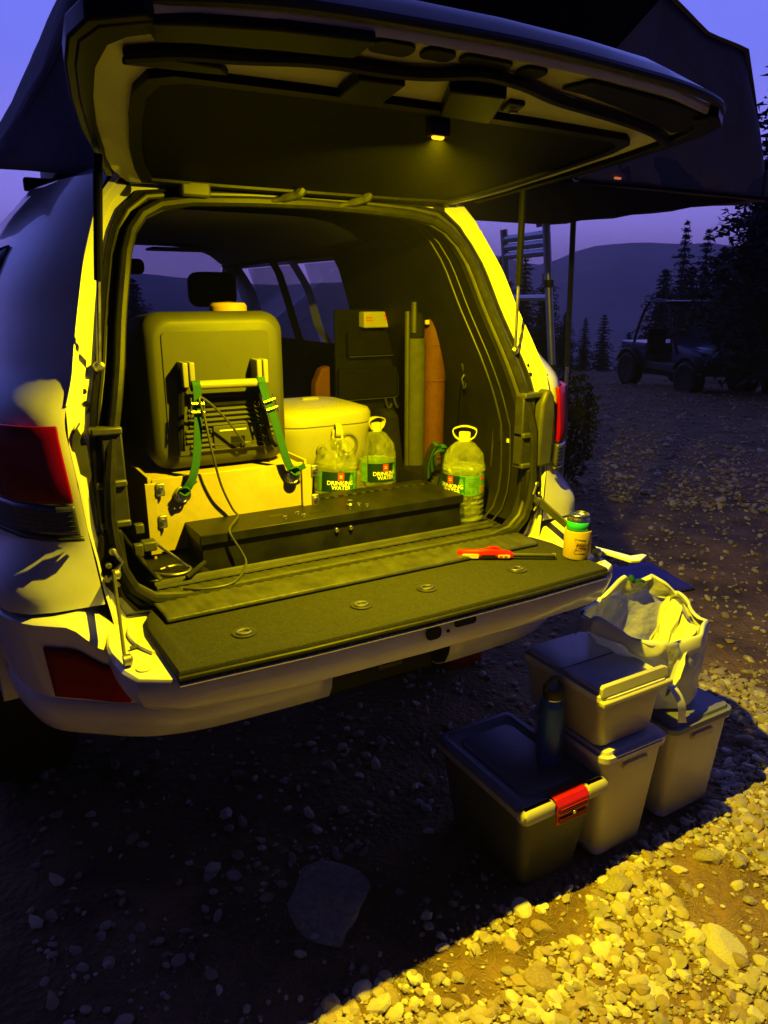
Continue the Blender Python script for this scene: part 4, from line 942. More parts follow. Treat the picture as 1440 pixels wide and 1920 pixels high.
# can in its sleeve
CC = Vector((.522, -.238, .9005)); ca = empty('drink_can', CC, 'slim drink can in a tan foam sleeve at the right end of the tailgate', 'can')
R = .0315; va = view(CC.x, CC.y)
b = MB(); b.lathe([(.024, .002), (.027, .0), (R, .008), (R, .104), (.0285, .112), (.0265, .117), (.0272, .1195), (.0262, .121), (.0250, .1185), (.0240, .1155), (.001, .1155)], 36, CC); cb = b.build('can_body', 'steel', ca, ang=40)
b = MB(); b.lathe([(R+.0004, .072), (R+.0004, .1015), (R, .102)], 36, CC); b.build('printed_band', 'can_teal', ca, ang=180)
tg_ = cyl_patch(CC, R+.0007, va+52, va+150, .072, .102, 'navy', 'printed_panel', ca, Matrix.Identity(3))
b = MB(); b.lathe([(R+.0042, .001), (R+.005, .006), (R+.005, .0755), (R+.0042, .0775), (R+.0008, .0775), (R+.0008, .001)], 40, CC); sl_ = b.build('foam_sleeve', 'koozie', ca, ang=40)
b = MB(); b.loft([[Vector((CC.x+.002+px*k, CC.y+py*k, CC.z+z)) for px, py in rrect(.016, .024, .007, 4)] for z, k in ((.1158, 1), (.1175, .95))]); b.build('tab', 'steel', cb)
RK = R+.0056; ta = va+24
fr_pts = smooth_path([(-.021, .060, 0), (-.010, .0575, 0), (.006, .0570, 0), (.019, .059, 0), (.022, .056, 0), (.018, .045, 0), (.018, .033, 0), (.022, .022, 0), (.019, .0190, 0), (.004, .0205, 0), (-.012, .0195, 0), (-.021, .0185, 0), (-.0225, .022, 0), (-.0175, .034, 0), (-.0178, .046, 0), (-.0225, .057, 0), (-.021, .060, 0)], 4)
b = MB(); b.tube([Vector((CC.x+RK*cos(radians(ta)+p.x/RK), CC.y+RK*sin(radians(ta)+p.x/RK), CC.z+p.y)) for p in fr_pts], .00045, 4); b.build('logo_frame', 'print_brown', sl_)
cyl_text(CC, RK, ta, .0425, 'Miller', .0165, 'print_brown', sl_, Matrix.Identity(3), shear=.35)
cyl_text(CC, RK, ta, .0285, 'RACE WEEK', .0066, 'print_brown', sl_, Matrix.Identity(3))
b = MB(); b.tube([Vector((CC.x+RK*cos(radians(ta)+x/RK), CC.y+RK*sin(radians(ta)+x/RK), CC.z+.0355+.10*(x+.012)**2*10)) for x in np.linspace(-.013, .010, 10)], .0006, 4); b.build('logo_line', 'print_brown', sl_)
# right end of the tailgate: white strap bar carrying on past the pad is part of the tailgate
h = MB(); h.prism([(.600, -.120, .884), (.630, -.230, .884), (.640, -.322, .884), (.668, -.332, .884), (.716, -.312, .884), (.712, -.298, .884), (.672, -.292, .884), (.660, -.24, .884), (.632, -.13, .884)], (0, 0, .008)); h.build('corner_bracket', 'white_paint', tailgate, bevel=.002)

# ================================================================== CONTAINERS ON THE GROUND
# ---- low box with dark lid and red latch
bx = empty('storage_box', (.38, -.20, 0), 'low wide storage box with dark lid and red end latch, standing nearest the camera', 'box', 'storage boxes on the gravel')
def brr(x0, x1, y0, y1, z, k=0, r=.03): return [Vector(((x0+x1)/2+px, (y0+y1)/2+py, z)) for px, py in rrect(x1-x0-2*k, y1-y0-2*k, r, 5)]
X0, X1, Y0_, Y1 = .236, .535, -.408, .02
b = MB(); b.loft([brr(X0, X1, Y0_, Y1, .0, .052), brr(X0, X1, Y0_, Y1, .006, .046), brr(X0, X1, Y0_, Y1, .245, .018), brr(X0, X1, Y0_, Y1, .25, .012), brr(X0, X1, Y0_, Y1, .262, .012)]); b.build('tub', 'bin_dark' if 'bin_dark' in M else 'grey_plastic', bx, ang=40)
b = MB(); b.loft([brr(X0, X1, Y0_, Y1, .262, .004), brr(X0, X1, Y0_, Y1, .266, 0), brr(X0, X1, Y0_, Y1, .284, 0), brr(X0, X1, Y0_, Y1, .292, .008), brr(X0, X1, Y0_, Y1, .293, .025, .022), brr(X0, X1, Y0_, Y1, .288, .032, .018)]); bl = b.build('lid', 'blue_plastic', bx, ang=35)
b = MB(); b.loft([brr(X0+.05, X1-.05, Y0_+.06, Y1-.06, .2878, 0, .03), brr(X0+.05, X1-.05, Y0_+.06, Y1-.06, .2915, .004, .03)]); b.build('raised_panel', 'blue_plastic', bl, ang=35)
# pale end caps either side of the latch
for x0, x1 in ((X0-.002, .345), (.455, X1+.002)):
    b = MB(); b.loft([[Vector(((x0+x1)/2+px, Y0_+.012+py, z)) for px, py in rrect(x1-x0-k*2, .040-k*2, .014, 4)] for z, k in ((.262, .002), (.266, 0), (.288, 0), (.297, .006), (.2985, .012))]); b.build('end_cap', 'cream', bl, ang=40)
b = MB(); b.prism([(.343, -.417, .225), (.343, -.421, .285), (.343, -.408, .3005), (.343, -.375, .302), (.343, -.375, .298), (.343, -.404, .2955), (.343, -.414, .283), (.343, -.412, .225)], (.112, 0, 0)); lat = b.build('latch', 'red_plastic', bx, bevel=.0015)
for z in (.232, .238, .244, .262, .268, .274):
    b = MB(); b.box((.350, -.4235, z), (.448, -.419, z+.0025)); b.build('latch_rib', 'red_plastic', lat)
b = MB(); b.lathe([(.006, 0), (.005, .004), (.001, .005)], 12, (.399, -.422, .255), Matrix.Rotation(radians(90), 4, 'X')); b.build('rivet', 'steel', lat)
# ---- blue flask
fl = empty('flask', (.45, -.265, .292), 'tall blue insulated flask with black cap standing on the low dark-lidded box', 'flask')
FC = (.450, -.262, .2915)
b = MB(); b.lathe([(.001, 0), (.030, 0), (.0355, .006), (.0365, .02), (.0365, .185), (.034, .198), (.027, .208), (.026, .212)], 32, FC); b.build('body', 'bottle_blue', fl, ang=40)
b = MB(); b.lathe([(.0275, .210), (.0275, .214)], 28, FC); b.build('neck_ring', 'steel', fl)
b = MB(); b.lathe([(.029, .214), (.030, .217), (.030, .240), (.027, .245), (.001, .246)], 28, FC); cp_ = b.build('cap', 'black_plastic', fl, ang=40)
b = MB(); b.tube(smooth_path([(FC[0]-.026, FC[1], FC[2]+.238), (FC[0]-.022, FC[1], FC[2]+.262), (FC[0]+.0, FC[1], FC[2]+.272), (FC[0]+.022, FC[1], FC[2]+.262), (FC[0]+.026, FC[1], FC[2]+.238)], 4), .006, 8); b.build('loop', 'black_plastic', cp_)
# ---- clear bins
def bin_(name, X0, X1, Y0_, Y1, z0, z1, k0, lidm, label, wallm='bin_wall', lidh=.03, par_group='storage boxes on the gravel'):
    o = empty(name, ((X0+X1)/2, (Y0_+Y1)/2, z0), label, 'bin', par_group)
    zt = z1-lidh
    b = MB(); b.loft([brr(X0, X1, Y0_, Y1, z0, k0+.006, .025), brr(X0, X1, Y0_, Y1, z0+.008, k0, .025), brr(X0, X1, Y0_, Y1, zt-.012, .010, .028), brr(X0, X1, Y0_, Y1, zt-.010, .002, .03), brr(X0, X1, Y0_, Y1, zt, .002, .03)]); tub = b.build('tub', wallm, o, ang=40)
    b = MB(); b.loft([brr(X0, X1, Y0_, Y1, zt, 0, .03), brr(X0, X1, Y0_, Y1, zt+lidh*.55, 0, .03), brr(X0, X1, Y0_, Y1, zt+lidh*.62, .010, .024), brr(X0, X1, Y0_, Y1, z1-.002, .013, .022), brr(X0, X1, Y0_, Y1, z1, .017, .02)]); l_ = b.build('lid', lidm, o, ang=30)
    return o, tub, l_
o, tub, l_ = bin_('storage_bin', .512, .775, -.412, -.09, .0, .375, .035, 'bin_clear', 'tall clear plastic bin with pale lid, lower bin of the two-bin stack')
b = MB(); b.loft([brr(.512, .775, -.412, -.09, .012, .05), brr(.512, .775, -.412, -.09, .30, .03)]); b.build('contents', 'bin_contents', tub, ang=40)
b = MB(); b.box((.565, -.4155, .14), (.725, -.3785, .20)); 
for z in (.352, .362):
    b = MB(); b.box((.56, -.4155, z), (.74, -.4125, z+.004)); b.build('lid_rib', 'bin_clear', l_)
o2, tub2, l2 = bin_('storage_bin', .498, .758, -.400, -.06, .378, .560, .022, 'bin_clear', 'shallow clear plastic bin with grey lid, upper bin of the two-bin stack')
b = MB(); b.loft([brr(.498, .758, -.400, -.06, .390, .035), brr(.498, .758, -.400, -.06, .46, .022)]); b.build('contents', 'seat_cloth', tub2, ang=40)
b = MB(); b.loft([brr(.55, .70, -.37, -.12, .461, 0, .02), brr(.55, .70, -.37, -.12, .485, .006, .02)]); b.build('contents', 'orange_cloth', tub2, ang=40)
b = MB(); b.box((.50, -.2325, .5602), (.756, -.2295, .5612)); b.build('lid_groove', 'black_box', l2)
# raised rim at the camera end of the upper lid
b = MB(); b.prism([(.500, -.396, .548), (.500, -.392, .575), (.512, -.385, .577), (.745, -.385, .577), (.757, -.392, .575), (.757, -.396, .548)], (0, .012, 0)); b.build('lid_rim', 'cream', l2, bevel=.004, seg=3)
b = MB(); b.prism([(.492, -.410, .526), (.492, -.408, .541), (.764, -.408, .541), (.764, -.410, .526)], (0, .02, 0)); b.build('lid_lip', 'cream', l2, bevel=.004, seg=3)
o3, tub3, l3 = bin_('storage_bin', .820, 1.105, -.390, -.04, .0, .352, .03, 'blue_plastic', 'tall translucent bin with violet-blue lid under the white rubbish bag')
b = MB(); b.loft([brr(.820, 1.105, -.390, -.04, .012, .045), brr(.820, 1.105, -.390, -.04, .31, .022)]); b.build('contents', 'bin_clear', tub3, ang=40)
def bin_ribs(tub, X0, X1, Y, z0, z1, k0, n):
    for i in range(n):
        t = (i+.5)/n; a = X0+.05+(X1-X0-.10)*t
        b = MB(); b.add([(a-.004+.0, Y+k0-.0005, z0+.03), (a+.004, Y+k0-.0005, z0+.03), (a+.004, Y+.0095, z1-.05), (a-.004, Y+.0095, z1-.05), (a-.002, Y+k0-.0045, z0+.03), (a+.002, Y+k0-.0045, z0+.03), (a+.002, Y+.006, z1-.05), (a-.002, Y+.006, z1-.05)], [(0, 1, 5, 4), (1, 2, 6, 5), (2, 3, 7, 6), (3, 0, 4, 7), (4, 5, 6, 7)]); b.build('rib', 'bin_wall', tub, smooth=False)
    b = MB(); b.loft([[Vector(((X0+X1)/2+px, Y+.012-dy, z1-.062+pz)) for px, pz in rrect(.10-k, .022-k*.5, .009, 4)] for dy, k in ((0, 0), (.008, .002), (.011, .008))]); b.build('handle_lip', 'bin_wall', tub, ang=40)
bin_ribs(tub, .512, .775, -.412, 0, .375, .035, 0); bin_ribs(tub3, .820, 1.105, -.390, 0, .352, .03, 0)
# ---- rubbish bag
bagc = Vector((.86, -.20, .353)); bg_ = empty('rubbish_bag', bagc, 'open white plastic rubbish bag with green drawstring, slumped on the violet-lidded bin', 'bag')
NB = 72; lv = 30
rim = [(0, 1.06, -.21, .63), (35, 1.085, -.14, .645), (70, 1.03, -.09, .68), (105, .94, -.065, .69), (140, .82, -.08, .655), (175, .67, -.13, .645), (205, .65, -.20, .675), (240, .72, -.27, .63), (275, .80, -.315, .595), (305, .93, -.335, .605), (330, 1.02, -.30, .615), (360, 1.06, -.21, .63)]
def cyc(T, a):
    a %= 360
    for p, q in zip(T, T[1:]):
        if p[0] <= a <= q[0]:
            t = (a-p[0])/(q[0]-p[0]); t = t*t*(3-2*t); return [p[i]+(q[i]-p[i])*t for i in (1, 2, 3)]
def bagpt(a, t):
    """t 0 at the bottom, 1 at the rim"""
    rx, ry, rz = cyc(rim, a); ar = radians(a)
    base = Vector((.93+.13*cos(ar), -.20+.13*sin(ar), .356)); mid = Vector((.90+.19*cos(ar), -.19+.155*sin(ar), .47))
    if cos(ar) < -.1: mid.x = max(mid.x, .70); base.x = max(base.x, .79); mid.z = .50 + .07*min(1, -cos(ar)-.1)
    top = Vector((rx, ry, rz))
    low = Vector((.90+.205*cos(ar), -.19+.175*sin(ar), .58 if cos(ar) > 0 else .60))
    if t < .35: p = base.lerp(mid, t/.35)
    elif t < .7: p = mid.lerp(low.lerp(top, .35), (t-.35)/.35)
    else: p = low.lerp(top, .35).lerp(top, (t-.7)/.3)
    n1 = mn.noise(Vector((cos(ar)*3.1, sin(ar)*3.1, t*3.5)))*.016 + mn.noise(Vector((cos(ar)*8, sin(ar)*8, t*5+4)))*.006 + abs(mn.noise(Vector((cos(ar)*16, sin(ar)*16, t*4+9))))*.006
    rad = Vector((cos(ar), sin(ar), .25))
    return p+rad*n1*(1 if t < .95 else .7)+Vector((0, 0, .008*sin(ar*7)*t))
b = MB(); rows = []
for i in range(lv+1): rows.append([bagpt(360*k/NB, i/lv) for k in range(NB)])
b.grid(rows, True)
o_ = len(b.v)-NB*(lv+1); b.f.append(tuple(o_+k for k in range(NB)))
b.build('film_bag', 'film', bg_, ang=180, sub=1)
# folded-over rim, bright thick hem
b = MB(); rows = []
for i, (dr, dz) in enumerate(((0, .0), (.006, .010), (.016, .006), (.020, -.010), (.022, -.030), (.018, -.045))):
    row = []
    for k in range(NB):
        a = 360*k/NB; p = bagpt(a, 1); ar = radians(a); w = 1+.9*mn.noise(Vector((cos(ar)*4, sin(ar)*4, i*.4)))
        row.append(p+Vector((cos(ar)*dr, sin(ar)*dr, dz*w))+Vector((mn.noise(Vector((k*.35, i, 0))), mn.noise(Vector((k*.35, i, 5))), mn.noise(Vector((k*.35, i, 9)))))*.010*sin(pi*min(k, NB-k)/NB*4 if min(k, NB-k) < NB/8 else pi/2))
    rows.append(row)
b.grid(rows, True); b.build('folded_rim', 'bag', bg_, ang=180, sub=1, solid=.0015)
b = MB(); rows = []
for i in range(5):      # inner crumpled fold on the right
    rows.append([bagpt(a, 1)+Vector((-.02-.03*i, -.01*i, -.012-.028*i+.02*mn.noise(Vector((a*.09, i*.8, 3)))))+Vector((.018*mn.noise(Vector((a*.12, i*.6, 7))), .02*mn.noise(Vector((a*.15, i, 2))), 0)) for a in np.linspace(-62, 45, 34)])
b.grid(rows); b.build('inner_fold', 'bag', bg_, ang=60)
b = MB(); b.tube(smooth_path([bagpt(a, 1)+Vector((0, -.016, .006+.008*sin(a*.5))) for a in (88, 93, 99, 105, 110)], 4), .010, 6, .5); b.build('drawstring', 'green_web', bg_)
b = MB(); b.tube(smooth_path([bagpt(a, 1)+Vector((-.004, -.004, .008)) for a in (168, 176, 184, 192)], 4), .004, 6, .5); b.build('drawstring', 'green_web', bg_)
# loose white flap hanging by the upper bin
h = MB(); fp = smooth_path([(.775, -.36, .52), (.785, -.395, .50), (.800, -.415, .455), (.812, -.415, .41), (.822, -.41, .385)], 5); rows = []
for i, p in enumerate(fp):
    w = .011+.006*abs(sin(i*.22)); rows.append([p+Vector((-w, 0, .004)), p+Vector((w, -.004, -.004)), p+Vector((w, -.001, -.004)), p+Vector((-w, .003, .004))])
h.loft(rows); h.build('bag_tie', 'bag', bg_, ang=60)
# ---- things half seen under and beyond the car
jc = empty('fuel_can', (.90, .78, 0), 'red fuel can on the ground beneath the bumper', 'can')
b = MB(); b.loft([[Vector((.90+px*k, .80+py*k, z)) for px, py in rrect(.19, .13, .03, 4)] for z, k in ((.0, .95), (.01, 1), (.16, 1), (.19, .8))]); b.build('body', 'red_plastic', jc, ang=40)
b = MB(); b.tube([(.85, .80, .19), (.86, .80, .215), (.93, .80, .215), (.94, .80, .19)], .009, 8); b.build('handle', 'black_plastic', jc)
b = MB(); rows = []
for v in np.linspace(0, 1, 12): rows.append([(1.85+.75*u+.12*v, .98+.42*v-.1*u, .012+gz(2.2, 1.2)+.03*abs(mn.noise(Vector((u*4, v*4, 1))))) for u in np.linspace(0, 1, 16)])
b.grid(rows); tag(b.build('groundsheet', 'blue_tarp', loc=(2.2, 1.15, 0), ang=60, solid=.006), 'dark blue groundsheet spread on the gravel past the tailgate', 'groundsheet')

# ================================================================== GRAVEL, STONES, STRAW
def ico(sub):
    import bmesh
    bm = bmesh.new(); bmesh.ops.create_icosphere(bm, subdivisions=sub, radius=1); bm.verts.ensure_lookup_table()
    v = np.array([q.co[:] for q in bm.verts]); f = np.array([[q.index for q in p.verts] for p in bm.faces]); bm.free(); return v, f
def stone_shape(sub, seed, chunky=1):
    v, f = ico(sub); v = v.copy(); r = np.random.RandomState(seed)
    for _ in range(7):     # cut flat facets
        n = r.normal(size=3); n /= np.linalg.norm(n); d = r.uniform(.55, .85)
        t = v @ n; m = t > d; v[m] -= np.outer((t[m]-d), n)
    for i in range(len(v)): v[i] *= 1+.10*mn.noise(Vector(v[i]*2.2)+Vector((seed*3.7, 0, 0)))
    v *= np.array([1, r.uniform(.6, .9), r.uniform(.40, .62)])*chunky
    return v, f
def scatter(name, mats, pts, sizes, sub, label, seed, sink=.3, smooth=False):
    shapes = [stone_shape(sub, seed+i) for i in range(9)]; nv = len(shapes[0][0]); nf = len(shapes[0][1]); n = len(pts)
    V = np.empty((n*nv, 3)); F = np.empty((n*nf, 3), dtype=np.int32); mi = np.repeat(rng.randint(0, len(mats), n), nf)
    for i, (p, s_) in enumerate(zip(pts, sizes)):
        v, f = shapes[i % 9]; a = rng.uniform(0, 2*pi); tx = rng.normal(0, .25); c, s1 = cos(a), sin(a)
        w = v*s_; w = np.column_stack((w[:, 0]*c-w[:, 1]*s1, w[:, 0]*s1+w[:, 1]*c, w[:, 2]+w[:, 0]*tx))
        V[i*nv:(i+1)*nv] = w+np.array([p[0], p[1], gz(p[0], p[1])+s_*sink]); F[i*nf:(i+1)*nf] = f+i*nv
    me = bpy.data.meshes.new(name); me.vertices.add(len(V)); me.vertices.foreach_set('co', V.ravel())
    me.loops.add(F.size); me.loops.foreach_set('vertex_index', F.ravel()); me.polygons.add(len(F))
    me.polygons.foreach_set('loop_start', np.arange(0, F.size, 3, dtype=np.int32)); me.polygons.foreach_set('loop_total', np.full(len(F), 3, dtype=np.int32))
    me.update(calc_edges=True); me.validate()
    for m_ in mats: me.materials.append(M[m_])
    me.polygons.foreach_set('material_index', mi.astype(np.int32))
    me.polygons.foreach_set('use_smooth', [smooth]*len(F))
    o = bpy.data.objects.new(name, me); COL.objects.link(o); return tag(o, label, 'gravel', kind='stuff')
BLOCK = [(.26, .52, -.40, .02), (.53, .76, -.40, -.08), (.83, 1.06, -.36, -.04)]
def free(x, y, m=.0): return not any(a-m < x < b_+m and c-m < y < d+m for a, b_, c, d in BLOCK)
def inview(x, y):
    d = Vector((x, y, 0))-CAMP; f = d.dot(fwd)
    if f < .1: return False
    right = Vector((cos(YAW), -sin(YAW), 0)); return abs(d.dot(right)/f) < .62
def points(n, xa, xb, ya, yb, dens=None, margin=.0):
    out = []
    while len(out) < n:
        x, y = rng.uniform(xa, xb), rng.uniform(ya, yb)
        if not free(x, y, margin) or not inview(x, y): continue
        if dens and rng.rand() > dens(x, y): continue
        out.append((x, y))
    return out
patch = lambda x, y: (.13+.87*(mn.noise(Vector((x*3.3, y*3.3, 11))) > -.12))*(1 if (y < -.40 or x > 1.15) and x > -.75 else .10)  # stones thinned inside the tailgate's shadow so it looks darker
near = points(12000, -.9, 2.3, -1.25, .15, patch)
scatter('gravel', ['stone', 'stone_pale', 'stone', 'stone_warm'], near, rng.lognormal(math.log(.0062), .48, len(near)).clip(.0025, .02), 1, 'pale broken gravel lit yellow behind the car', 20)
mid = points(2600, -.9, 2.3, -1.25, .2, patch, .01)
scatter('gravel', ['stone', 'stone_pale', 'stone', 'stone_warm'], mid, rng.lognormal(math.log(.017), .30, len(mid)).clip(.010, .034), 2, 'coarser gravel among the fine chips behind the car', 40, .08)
far = points(9000, -.9, 7, .15, 6.5, None, .02)
scatter('gravel', ['stone', 'stone_pale', 'stone_warm'], far, rng.lognormal(math.log(.013), .45, len(far)).clip(.005, .035), 1, 'gravel in the dark beside and beyond the car', 60)
ff = []
while len(ff) < 9000:
    r_ = 6+16*rng.rand()**1.3; az_ = radians(rng.uniform(22, 62)); ff.append((CAMP.x+r_*sin(az_), CAMP.y+r_*cos(az_)))
scatter('gravel', ['stone', 'stone_pale', 'stone_warm'], ff, rng.lognormal(math.log(.018), .5, len(ff)).clip(.008, .06), 1, 'stones and rubble scattered over the open ground to the trees', 80)
# larger stones one by one
shp = []
for i in range(8):
    v, f = stone_shape(3, 200+i); me = bpy.data.meshes.new('stone'); me.from_pydata([tuple(q) for q in v], [], [tuple(int(k) for k in q) for q in f]); me.update()
    me.materials.append(M[['stone', 'stone_pale', 'stone', 'stone_warm'][i % 4]]); me.polygons.foreach_set('use_smooth', [True]*len(me.polygons))
    try: me.set_sharp_from_angle(angle=radians(28))
    except Exception: pass
    shp.append(me)
def put_stone(x, y, s_, me, rz, label, group, flat=1):
    o = bpy.data.objects.new('stone', me); COL.objects.link(o); o.location = (x, y, gz(x, y)+s_*.06*flat); o.scale = (s_, s_, s_*flat); o.rotation_euler = (rng.normal(0, .15), rng.normal(0, .15), rz)
    return tag(o, label, 'stone', group)
BIG = []
tries = 0
while len(BIG) < 74 and tries < 20000:
    tries += 1
    x, y = rng.uniform(-.5, 1.9), rng.uniform(-1.2, .1); s_ = float(np.clip(rng.lognormal(math.log(.032), .35), .022, .062))
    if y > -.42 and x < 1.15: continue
    if not free(x, y, .05) or not inview(x, y): continue
    if any(hypot(x-a, y-b_) < (s_+c)*.95 for a, b_, c in BIG): continue
    BIG.append((x, y, s_)); me_ = shp[rng.randint(8)]; put_stone(x, y, s_, me_, rng.uniform(0, 6.28), '%s %s stone in the lit gravel, %s' % ('small' if s_ < .03 else 'mid-sized' if s_ < .042 else 'large', ('grey', 'pale', 'light grey', 'tawny')[shp.index(me_) % 4], 'along the edge of the shadow' if y > -.52 else 'beyond the bins' if x > 1.1 else 'towards the bottom edge' if y < -.75 else 'in the middle of the lit patch'), 'larger stones in the lit gravel')
put_stone(-.19, -.13, .165, shp[2], 1.75, 'big flat pale stone in the shadow under the bumper', None, .42)
put_stone(.60, -.76, .075, shp[5], 1.2, 'largest pale slab of rock in the lit gravel, low down near the right edge', None, .6)
# dry needles and grass bits
b = MB()
for x, y in points(5000, -.6, 1.8, -1.2, .0, lambda x, y: .15+.85*(mn.noise(Vector((x*3.3, y*3.3, 11))) < -.05)):
    a = rng.uniform(0, pi); l = rng.uniform(.006, .024); w = .0006; z = gz(x, y)+.003; dz = rng.normal(0, .002)
    b.add([(x-cos(a)*l-sin(a)*w, y-sin(a)*l+cos(a)*w, z), (x-cos(a)*l+sin(a)*w, y-sin(a)*l-cos(a)*w, z), (x+cos(a)*l, y+sin(a)*l, z+abs(dz)+.002)], [(0, 1, 2)])
tag(b.build('dry_needles', 'straw', smooth=False), 'dry brown pine needles and straw lying between the stones', 'litter', kind='stuff')

# ================================================================== TREES
def conifer_mesh(seed, hgt, rad, dens=1.0, low=.08):
    r = np.random.RandomState(seed); V = []; F = []
    nl = int(26*dens)
    for L in range(nl):
        t = low+(1-low)*(L/(nl-1))**.9; z = hgt*t; R_ = rad*((1-t)**.62)*(.78+.44*r.rand())+.04*rad
        nb = int(5+7*(1-t)); a0 = r.rand()*6.28
        for k in range(nb):
            a = a0+2*pi*k/nb+r.normal(0, .22); Lb = R_*r.uniform(.65, 1.12); droop = r.uniform(.10, .42)
            ns = max(3, int(Lb/(rad)*11))
            for j in range(ns):
                u = (j+.6)/ns; q = np.array([cos(a)*Lb*u, sin(a)*Lb*u, z-droop*Lb*u*u+.10*Lb*u]); sz = rad*.15*(1.15-.6*u)*(.55+.45*(1-t))
                for _ in range(5):
                    d = r.normal(size=3); d[2] = d[2]*.35-.12; d /= np.linalg.norm(d); s2 = np.cross(d, r.normal(size=3)); s2 /= np.linalg.norm(s2)+1e-6
                    p = q+r.normal(size=3)*sz*.3; o = len(V)
                    V += [p-s2*sz*.30, p+s2*sz*.30, p+d*sz*1.5]; F.append((o, o+1, o+2))
    me = bpy.data.meshes.new('crown'); me.from_pydata([tuple(map(float, q)) for q in V], [], F); me.update(); me.materials.append(M['needles']); 
    tm = MB(); tm.tube([(0, 0, -.6), (.02, 0, hgt*.4), (0, .02, hgt*.97)], [rad*.075, rad*.055, rad*.012], 8)
    rr_ = np.random.RandomState(seed+5)
    for k in range(26):
        t = low*.6+.85*k/26; a = rr_.rand()*6.28; l = rad*(1-t)*.8
        tm.tube([(0, 0, hgt*t), (cos(a)*l, sin(a)*l, hgt*t-.12*l)], [rad*.018, rad*.004], 4)
    return me, tm
CON = [conifer_mesh(1, 9, 1.9), conifer_mesh(2, 8, 2.2, 1.1), conifer_mesh(3, 11, 2.6, 1.25)]
TR = []
for me, tm in CON:
    o = tm.build('trunk', 'bark', None, ang=60); TR.append(o.data); bpy.data.objects.remove(o)
def tree(az, d, top_el, kind, rz, label, wide=1.0, group='conifers around the clearing', cat='tree', nm='conifer', base=None):
    x, y = CAMP.x+d*sin(radians(az)), CAMP.y+d*cos(radians(az)); z = drop(x, y) if base is None else base
    top = CAMP.z+d*math.tan(radians(top_el)); hh = [9, 8, 11][kind]; s_ = (top-z)/hh
    o = empty(nm, (x, y, z), label, cat, group); o.rotation_euler = (0, 0, rz); o.scale = (s_*wide, s_*wide, s_)
    for n_, me in (('crown', CON[kind][0]), ('trunk', TR[kind])):
        c = bpy.data.objects.new(n_, me); COL.objects.link(c); c.parent = o
    return o
tree(57.3, 17, 19, 2, .4, 'tallest dark conifer, cut by the right edge of the picture', 1.0)
tree(55.9, 24, 9.5, 1, 2.1, 'dark conifer just left of the tallest one, behind the buggy', 1.25)
tree(51.0, 40, 4.7, 0, 1.2, 'slim pointed conifer rising above the ridge line, left one of the pair', .72)
tree(52.4, 41, 4.15, 0, 3.3, 'slim pointed conifer rising above the ridge line, right one of the pair', .8)
tree(53.5, 38, 3.0, 1, 5.0, 'bushy dark conifer to the right of the slim pair', 1.0)
tree(49.9, 33, 1.6, 1, .2, 'broad rounded conifer beneath the slim pair', 1.15)
tree(51.6, 31, 1.8, 1, 4.2, 'dense dark conifer directly behind the buggy roof', 1.25)
tree(53.6, 29, 1.6, 1, 2.7, 'dense dark conifer behind the buggy bonnet', 1.3)
tree(40.3, 24, 3.3, 0, .9, 'dark conifer standing just left of the ladder', .95)
tree(38.6, 27, 2.6, 1, 2.4, 'dark conifer showing between the car pillar and the ladder', 1.0)
tree(41.9, 26, 1.9, 1, 3.9, 'dark conifer between the ladder and the tent pole', .95)
tree(43.4, 24, -1.2, 1, 5.1, 'lower conifer just right of the tent pole', 1.1)
tree(44.8, 30, -1.6, 0, 1.7, 'short pointed conifer right of the tent pole', 1.1)
tree(46.1, 36, -1.4, 0, .3, 'small pointed conifer standing in the middle of the valley gap', 1.2)
tree(47.9, 34, -2.6, 1, 3.0, 'low conifer left of the parked buggy', 1.1)
tree(49.0, 30, -2.2, 0, 2.2, 'low pointed conifer touching the back of the buggy', 1.2)
for i, (az_, d_, el_) in enumerate(((-6, 30, 2.2), (3, 36, 1.2), (12, 38, 1.0), (33, 33, 2.0))):
    tree(az_, d_, el_, i % 3 if i % 3 < 2 else 1, i*1.3, 'dark conifer seen through the windscreen, %s' % ('leftmost', 'second from the left', 'behind the black headrest', 'by the right-hand door glass')[i], 1.15, 'conifers beyond the front of the car')
# bush beside the right tail light
def bush(x, y, h_, w, label):
    b = MB(); r = np.random.RandomState(9); z0 = gz(x, y)
    for _ in range(1500):
        p = r.normal(size=3); p /= np.linalg.norm(p); p *= r.rand()**.33; q = Vector((x+p[0]*w, y+p[1]*w, z0+h_*.5+p[2]*h_*.5)); d = Vector(r.normal(size=3)).normalized(); s2 = d.cross(Vector(r.normal(size=3))).normalized(); sz = .055
        b.add([q-s2*sz*.35, q+s2*sz*.35, q+d*sz], [(0, 1, 2)])
    o = empty('bush', (x, y, z0), label, 'bush'); b.build('foliage', 'leaf', o, smooth=False)
    t = MB()
    for k in range(7): a = k*.9; t.tube([(x, y, z0), (x+cos(a)*w*.6, y+sin(a)*w*.6, z0+h_*.75)], [.014, .004], 5)
    t.build('stem', 'bark', o)
bush(3.55, 3.0, 1.05, .28, 'dark leafy bush just beyond the right tail light')

# ================================================================== PARKED BUGGY
ux, uy = 13.2, 9.5; uzr = drop(ux, uy)+.0; UR = math.atan2(-.22, -.97)
bug = empty('parked_buggy', (0, 0, 0), 'dark blue side-by-side buggy with roll cage parked on the open ground', 'buggy')
def U(nm, m_, mb, parent=bug, **k): return mb.build(nm, m_, parent, **k)
